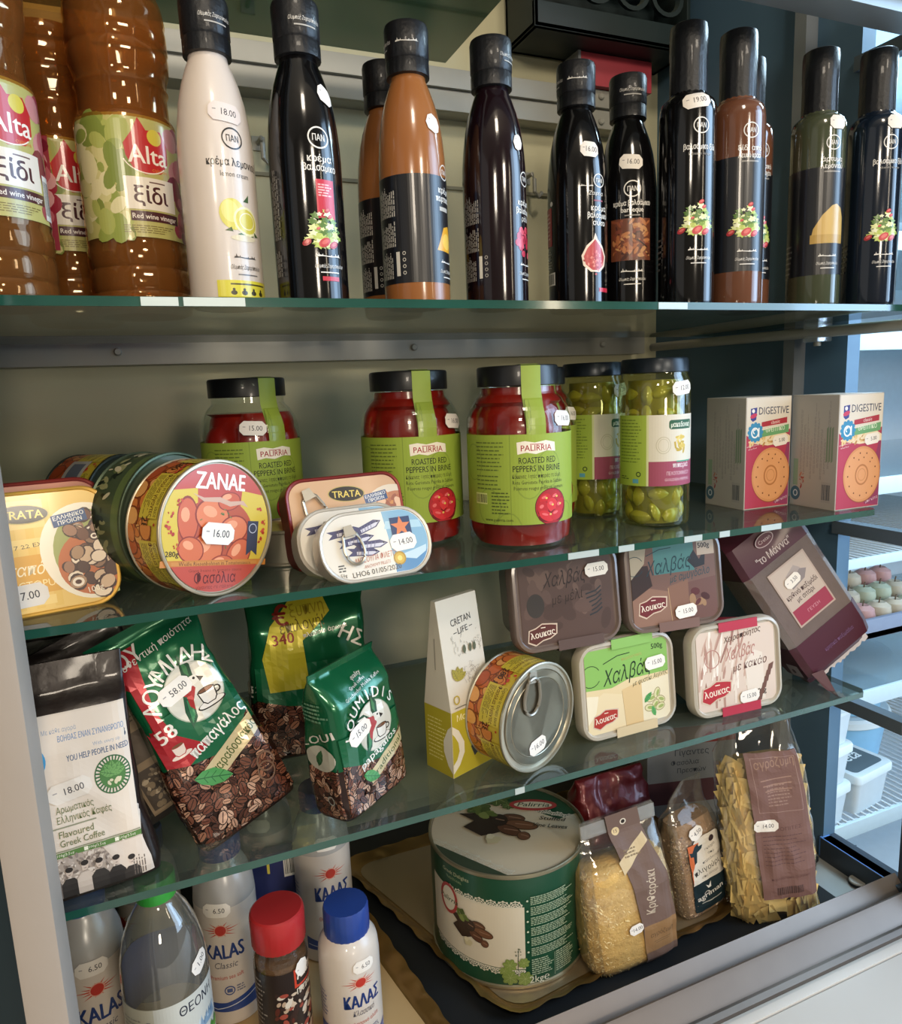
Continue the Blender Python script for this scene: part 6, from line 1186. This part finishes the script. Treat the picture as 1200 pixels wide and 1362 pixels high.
# water bottle
WBT = [(.030, 0), (.033, .003), (.0345, .010), (.0345, .125), (.0342, .140), (.0325, .156), (.029, .172), (.023, .186), (.0165, .198), (.0140, .203), (.0138, .212)]
t = thing('water_bottle', 'clear plastic water bottle with a bright green cap under the lower shelf', 'bottle', (-.0310, .5950, ZF+.0018), face_cam(-.031, .595)+12)
MB().lathe(WBT, 72, wob=lambda a, z: (.0006*math.sin(z*420)*(z < .11)+.0007*math.sin(5*a+z*60)*(.14 < z < .19))).build('bottle_shell', clear('water bottle plastic', 'e2e4dc', 1.6, .02, .04, .13, 'dcd8c8'), t)
MB().lathe([(.0155, .203), (.0160, .204), (.0160, .220), (.0152, .2225), (.0001, .223)], 60, wob=lambda a, z: .0002*math.sin(36*a)*(z < .220)).build('cap', mat('green cap', '3fae46', .4, 0, .2, .5), t, label='bright green screw cap')
S = cylS(WBT, .0345); p = PR(S, 3e-4); p.rect(-.058, .060, .116, .066, 'b9b8a8'); p.rect(-.020, .060, .078, .066, 'c6c8c0'); p.text('ΘΕΟΝΗ', .0165, .112, .0085, '20283a', bold=.02, fit=.034)
R = random.Random(2)
for i in range(40): x = R.uniform(.004, .036); p.poly([(x-.003, .088), (x, .088+R.uniform(.004, .014)), (x+.003, .088)], R.choice(['7f9cb4', 'a9bcc8', '5f7f9c', 'c4d0d6']))
for i in range(44): x = -.010+i*.0012; p.poly([(x-.0015, .078), (x, .083+.003*math.sin(i)), (x+.0015, .078)], '4f8a3c')
p.rect(-.012, .073, .056, .0055, '63a044'); p.micro(-.050, .080, .024, .036, 10, '8c8c84', .3, 3); p.micro(-.026, .085, .004, .03, 2, '6a6a70', .5, 8); p.build('printed_label', t, GLOSSY, du=.0025, dv=.006)
q = PR(lambda u, v, h: ((.0325-h)*math.sin(u/.0345+PI), -(.0325-h)*math.cos(u/.0345+PI), v)); q.poly([(-.045, .090), (.045, .090), (.044, .148), (.020, .150), (-.010, .146), (-.042, .150)], '3c4468'); q.build('label_back', t, PAPER, du=.004, label='dark blue inner side of the label, seen through the water')
sticker(t, S, .0235, .146, '1.00', 25, w=.020, h=.014, dv=.003, du=.0025, h0=.0008)
# spice jar
t = thing('spice_jar', 'glass jar of brown spice with a bright red cap, left of the blue-capped salt bottle', 'jar', (.0640, .6000, ZF+.0018), face_cam(.064, .6)+24)
SJ = [(.020, 0), (.0232, .002), (.0238, .006), (.0238, .110), (.0225, .117), (.0205, .122), (.0205, .127)]
MB().lathe([(max(.0001, r-.0012), z+.0008) for r, z in SJ[:4]]+[(.0001, .112)], 48).build('spice', mat('ground spice', '6a4a30', .8, var=.3, scale=150, bump=.4, bscale=300), t)
MB().lathe(SJ, 60).build('jar_glass', CLEARG, t); MB().lathe([(.0232, .124), (.0238, .125), (.0242, .150), (.0236, .1535), (.0220, .1548), (.0001, .1550)], 72, wob=lambda a, z: .0003*math.sin(44*a)*(z < .148)).build('cap', mat('red cap', 'b02a2c', .42, 0, .2, .5), t, label='bright red ribbed cap')
S = cylS(SJ, .0238); p = PR(S, 2e-4); p.rect(-.052, .008, .082, .098, '2c2320'); p.rect(-.018, .012, .044, .030, '9a3c30'); p.blobs(120, ['9c4a3c', 'c8b49c', '5a2c24', 'b8a088', '3a2a26', 'd2c8b8'], lambda R: (R.uniform(-.018, .026), R.uniform(.012, .086)), .002, .005, .6, 4); p.rect(.000, .088, .026, .018, 'c4432f'); p.rrect(.002, .090, .022, .016, .002, '2a2020'); p.text('Αλάτι', .013, .095, .010, 'e6dccc', bold=.05, fit=.020); p.text('ΠΑΠΡΙΚΑ', .013, .081, .0055, 'e0d4c0', bold=.04, fit=.022)
p.micro(-.048, .014, .022, .085, 18, '8a8078', .35, 4); p.build('printed_label', t, GLOSSY, du=.002, dv=.01); sticker(t, S, .009, .1040, '', 20, w=.014, h=.016, dv=.003, du=.002, h0=.0008)
# blue packet
t = thing('blue_packet', 'navy blue packet with a yellow numeral and a barcode, standing behind the red-capped jar', 'packet', (.0850, .7250, ZF+.0018), -4, None, -2, 0)
MB().box(-.030, .030, 0, .014, 0, .122).build('carton', mat('navy card', '242c5c', .45), t, bevel=.001)
p = PR(frontS(0)); p.text('1', -.012, .100, .012, 'd8c850', bold=.06); p.bars(.004, .092, .022, .024); p.rect(-.028, .02, .056, .05, '39427a'); p.build('printed_front', t, PAPER)

# ------------------------------------------------------------------ neighbouring chilled case, seen past the right end
WH = mat('case white enamel', 'c9d4da', .4); STW = mat('case shelf front', 'b9cdd4', .4)
struct('wall_4', MB().box(.80, 2.4, 1.30, 1.33, -1.2, .9), WH); struct('wall_5', MB().box(2.1, 2.13, .1, 1.3, -1.2, .9), WH)
struct('floor_3', MB().box(.80, 2.4, .60, 1.33, -1.22, -1.0), WH); struct('ceiling_3', MB().box(.80, 2.4, .70, 1.33, .60, .62), WH)
def cshelf(z, label, th=.024, y0=.80, wire=False):
    t = thing('case_shelf', label, 'shelf', (.80, y0, z))
    MB().box(0, 1.3, 0, .006, -th, .004).build('front_strip', STW, t, bevel=.001)
    if wire:
        for i in range(46):
            if i == 0: o = w0 = MB().tube([(0, .004, .002), (0, .45, .002)], .0018, 6).build('wire', mat('white wire', 'd4dde0', .4), t); o.location.x = .15
            else: o = w0.copy(); scn.collection.objects.link(o); o.parent = t; o.location.x = .15+i*.016
        MB().box(0, 1.3, .006, .012, -.010, 0).build('cross_wire', mat('white wire'), t)
    else: MB().box(0, 1.3, .006, .48, -.008, 0).build('plate', clear('case glass', 'cfe0e4', 1, .1, .1, .35, 'b4cbd4'), t, smooth=False)
cshelf(-.170, 'pale shelf of the neighbouring case level with the biscuit boxes'); cshelf(-.300, 'white wire shelf of the neighbouring case above the fruit', .012, .80, True)
cshelf(-.535, 'pale shelf of the neighbouring case below the fruit'); cshelf(-.775, 'lowest pale wire shelf of the neighbouring case under the tubs', .024, .80, True); cshelf(.06, 'pale glass shelf of the neighbouring case behind the last bottle'); cshelf(.21, 'higher pale glass shelf of the neighbouring case, top right'); cshelf(.37, 'topmost pale shelf of the neighbouring case, top right corner')
def cs_tub(label, x, y, z, w, d, h, col, lid, txt=None, group=None):
    t = thing('plastic_tub', label, 'tub', (x, y, z), 8, group)
    def rc(k, z): return [(sx*(w/2*k-.01)+.01*math.cos(a), sy*(d/2*k-.01)+.01*math.sin(a), z) for sx, sy, a0 in ((1, -1, -90), (1, 1, 0), (-1, 1, 90), (-1, -1, 180)) for a in [math.radians(a0+30*i) for i in range(4)]]
    MB().rings([rc(.86, 0), rc(.98, h-.012), rc(.98, h-.008)]).build('tub', mat('tub '+col, col, .35, 0, .2, .5), t, angle=40); MB().rings([rc(1.02, h-.016), rc(1.06, h-.015), rc(1.06, h-.003), rc(1.03, h)]).build('lid', mat('tub '+lid, lid, .4), t, angle=40)
    if txt: p = PR(planeS((0, 0, h), (1, 0, 0), (0, 1, 0), (0, 0, 1))); p.rrect(-w*.42, -d*.4, w*.84, d*.8, .01, '56656c'); p.text(txt, 0, -.01, .026, 'd6e0e2', shear=.3, bold=.03, fit=w*.5); p.build('printed_lid', [o for o in t.children if o.name.startswith('lid')][0], PAPER)
    return t
ZL = -.773
for i in range(3): cs_tub('white rectangular tub, %s of the stack just past the right end frame' % ('lowest', 'middle one', 'topmost')[i], 1.020, .850, ZL+i*.074, .09, .09, .073, 'c2cfd4', 'cdd9dc', None, 'white tubs stacked in the neighbouring case')
cs_tub('white tub with a dark lettered lid in front of the stacked tubs', 1.130, .865, ZL, .105, .10, .078, 'c2cfd4', 'cdd9dc', 'feta')
cs_tub('white tub on the shelf just below the fruit in the neighbouring case', 1.015, .880, -.533, .085, .09, .072, 'c2cfd4', 'cdd9dc')
for i in range(2):
    t = thing('round_tub', '%s of two big round pale blue tubs in the neighbouring case' % ('lower', 'upper')[i], 'tub', (1.250, 1.000, ZL+i*.115))
    MB().lathe([(.085, 0), (.098, .095), (.1, .1), (.0001, .1)], 48).build('tub', mat('pale blue tub', '84b8d8', .35, 0, .2, .5), t); MB().lathe([(.103, .094), (.105, .096), (.105, .108), (.100, .113), (.0001, .1115)], 48).build('lid', mat('tub cdd9dc'), t)
t = thing('fruit_crate', 'shallow dark crate heaped with fruit in the neighbouring case', 'crate', (1.03, .83, -.455)); MB().box(-.05, .30, 0, .30, 0, .012).box(-.05, .30, 0, .008, 0, .035).box(-.05, -.042, 0, .30, 0, .035).build('crate', mat('grey crate', '7a8496', .5), t, bevel=.001)
MB().box(-.05, -.04, .27, .28, -.078, 0).box(.2, .21, .27, .28, -.078, 0).build('crate_leg', mat('grey crate'), t)
R = random.Random(8); k = 0
for row in range(3):
    for i in range(7):
        col, nm = R.choice((('b08a86', 'rosy'), ('a8b09a', 'greenish'), ('b4ab98', 'pale yellow')))
        t = thing('apple', '%s round fruit in the crate, %s from the left in its %s row' % (nm, ('first', 'second', 'third', 'fourth', 'fifth', 'sixth', 'seventh')[i], ('front', 'middle', 'back')[row]), 'fruit', (1.02+i*.042+row*.018, .865+row*.045, -.443+.014*row+R.uniform(0, .004)), 0, 'fruit heaped in the crate'); r = .021
        MB().lathe([(.0001, .002), (.010, 0), (.0185, .008), (.021, .019), (.019, .030), (.010, .0365), (.003, .034), (.0001, .033)], 24).build('flesh', mat('fruit '+nm, col, .35, 0, .3, .5, var=.3, scale=30), t); MB().tube([(0, 0, .033), (.001, 0, .040), (.003, 0, .044)], .0012, 6).build('stem', mat('stem brown', '5a4a38', .7), t)
t = thing('foil_bag', 'crinkled clear bag lying below the lowest wire shelf of the neighbouring case', 'bag', (1.10, .86, -.998)); bag('x', t, [(0, .14, .08, 0, 0), (.02, .16, .1, 0, 0), (.08, .14, .06, 0, 0), (.12, .12, .01, 0, 0)], clear('crinkled film', 'd0dce4', 2, .2, .12, .3, 'b8c8d4'), 3, .008, 30, 31)

# things seen above the top bottles
t = thing('red_carton', 'red carton on the upper cross bar behind the fig and barbeque bottles', 'box', (.640, .890, .398)); MB().box(-.060, .058, 0, .035, 0, .040).build('carton', mat('red card', 'b0404c', .5), t, bevel=.001); MB().box(-.062, -.058, -.001, .035, 0, .041).build('white_edge', mat('grey white card'), t)
t = thing('dark_crate', 'dark plastic crate on top of the red carton at the upper back', 'crate', (.600, .850, .4385)); b = MB().box(-.11, .13, 0, .075, 0, .006).box(-.11, -.104, 0, .075, 0, .12).box(.124, .13, 0, .075, 0, .12).box(-.11, .13, .069, .075, 0, .12).box(-.11, .13, 0, .006, .09, .12).box(-.11, .13, 0, .006, 0, .03)
b.build('crate', mat('dark teal plastic', '1c2a2c', .5), t, bevel=.001)
for i in range(4): MB().rings([[(-.075+i*.055+r*math.cos(a), y, .060+r*.9*math.sin(a)) for a in [2*PI*k/20 for k in range(20)]] for y, r in ((.004, .024), (-.003, .026), (-.003, .020), (.004, .018))], False).build('ring_opening', mat('dark teal plastic'), t)
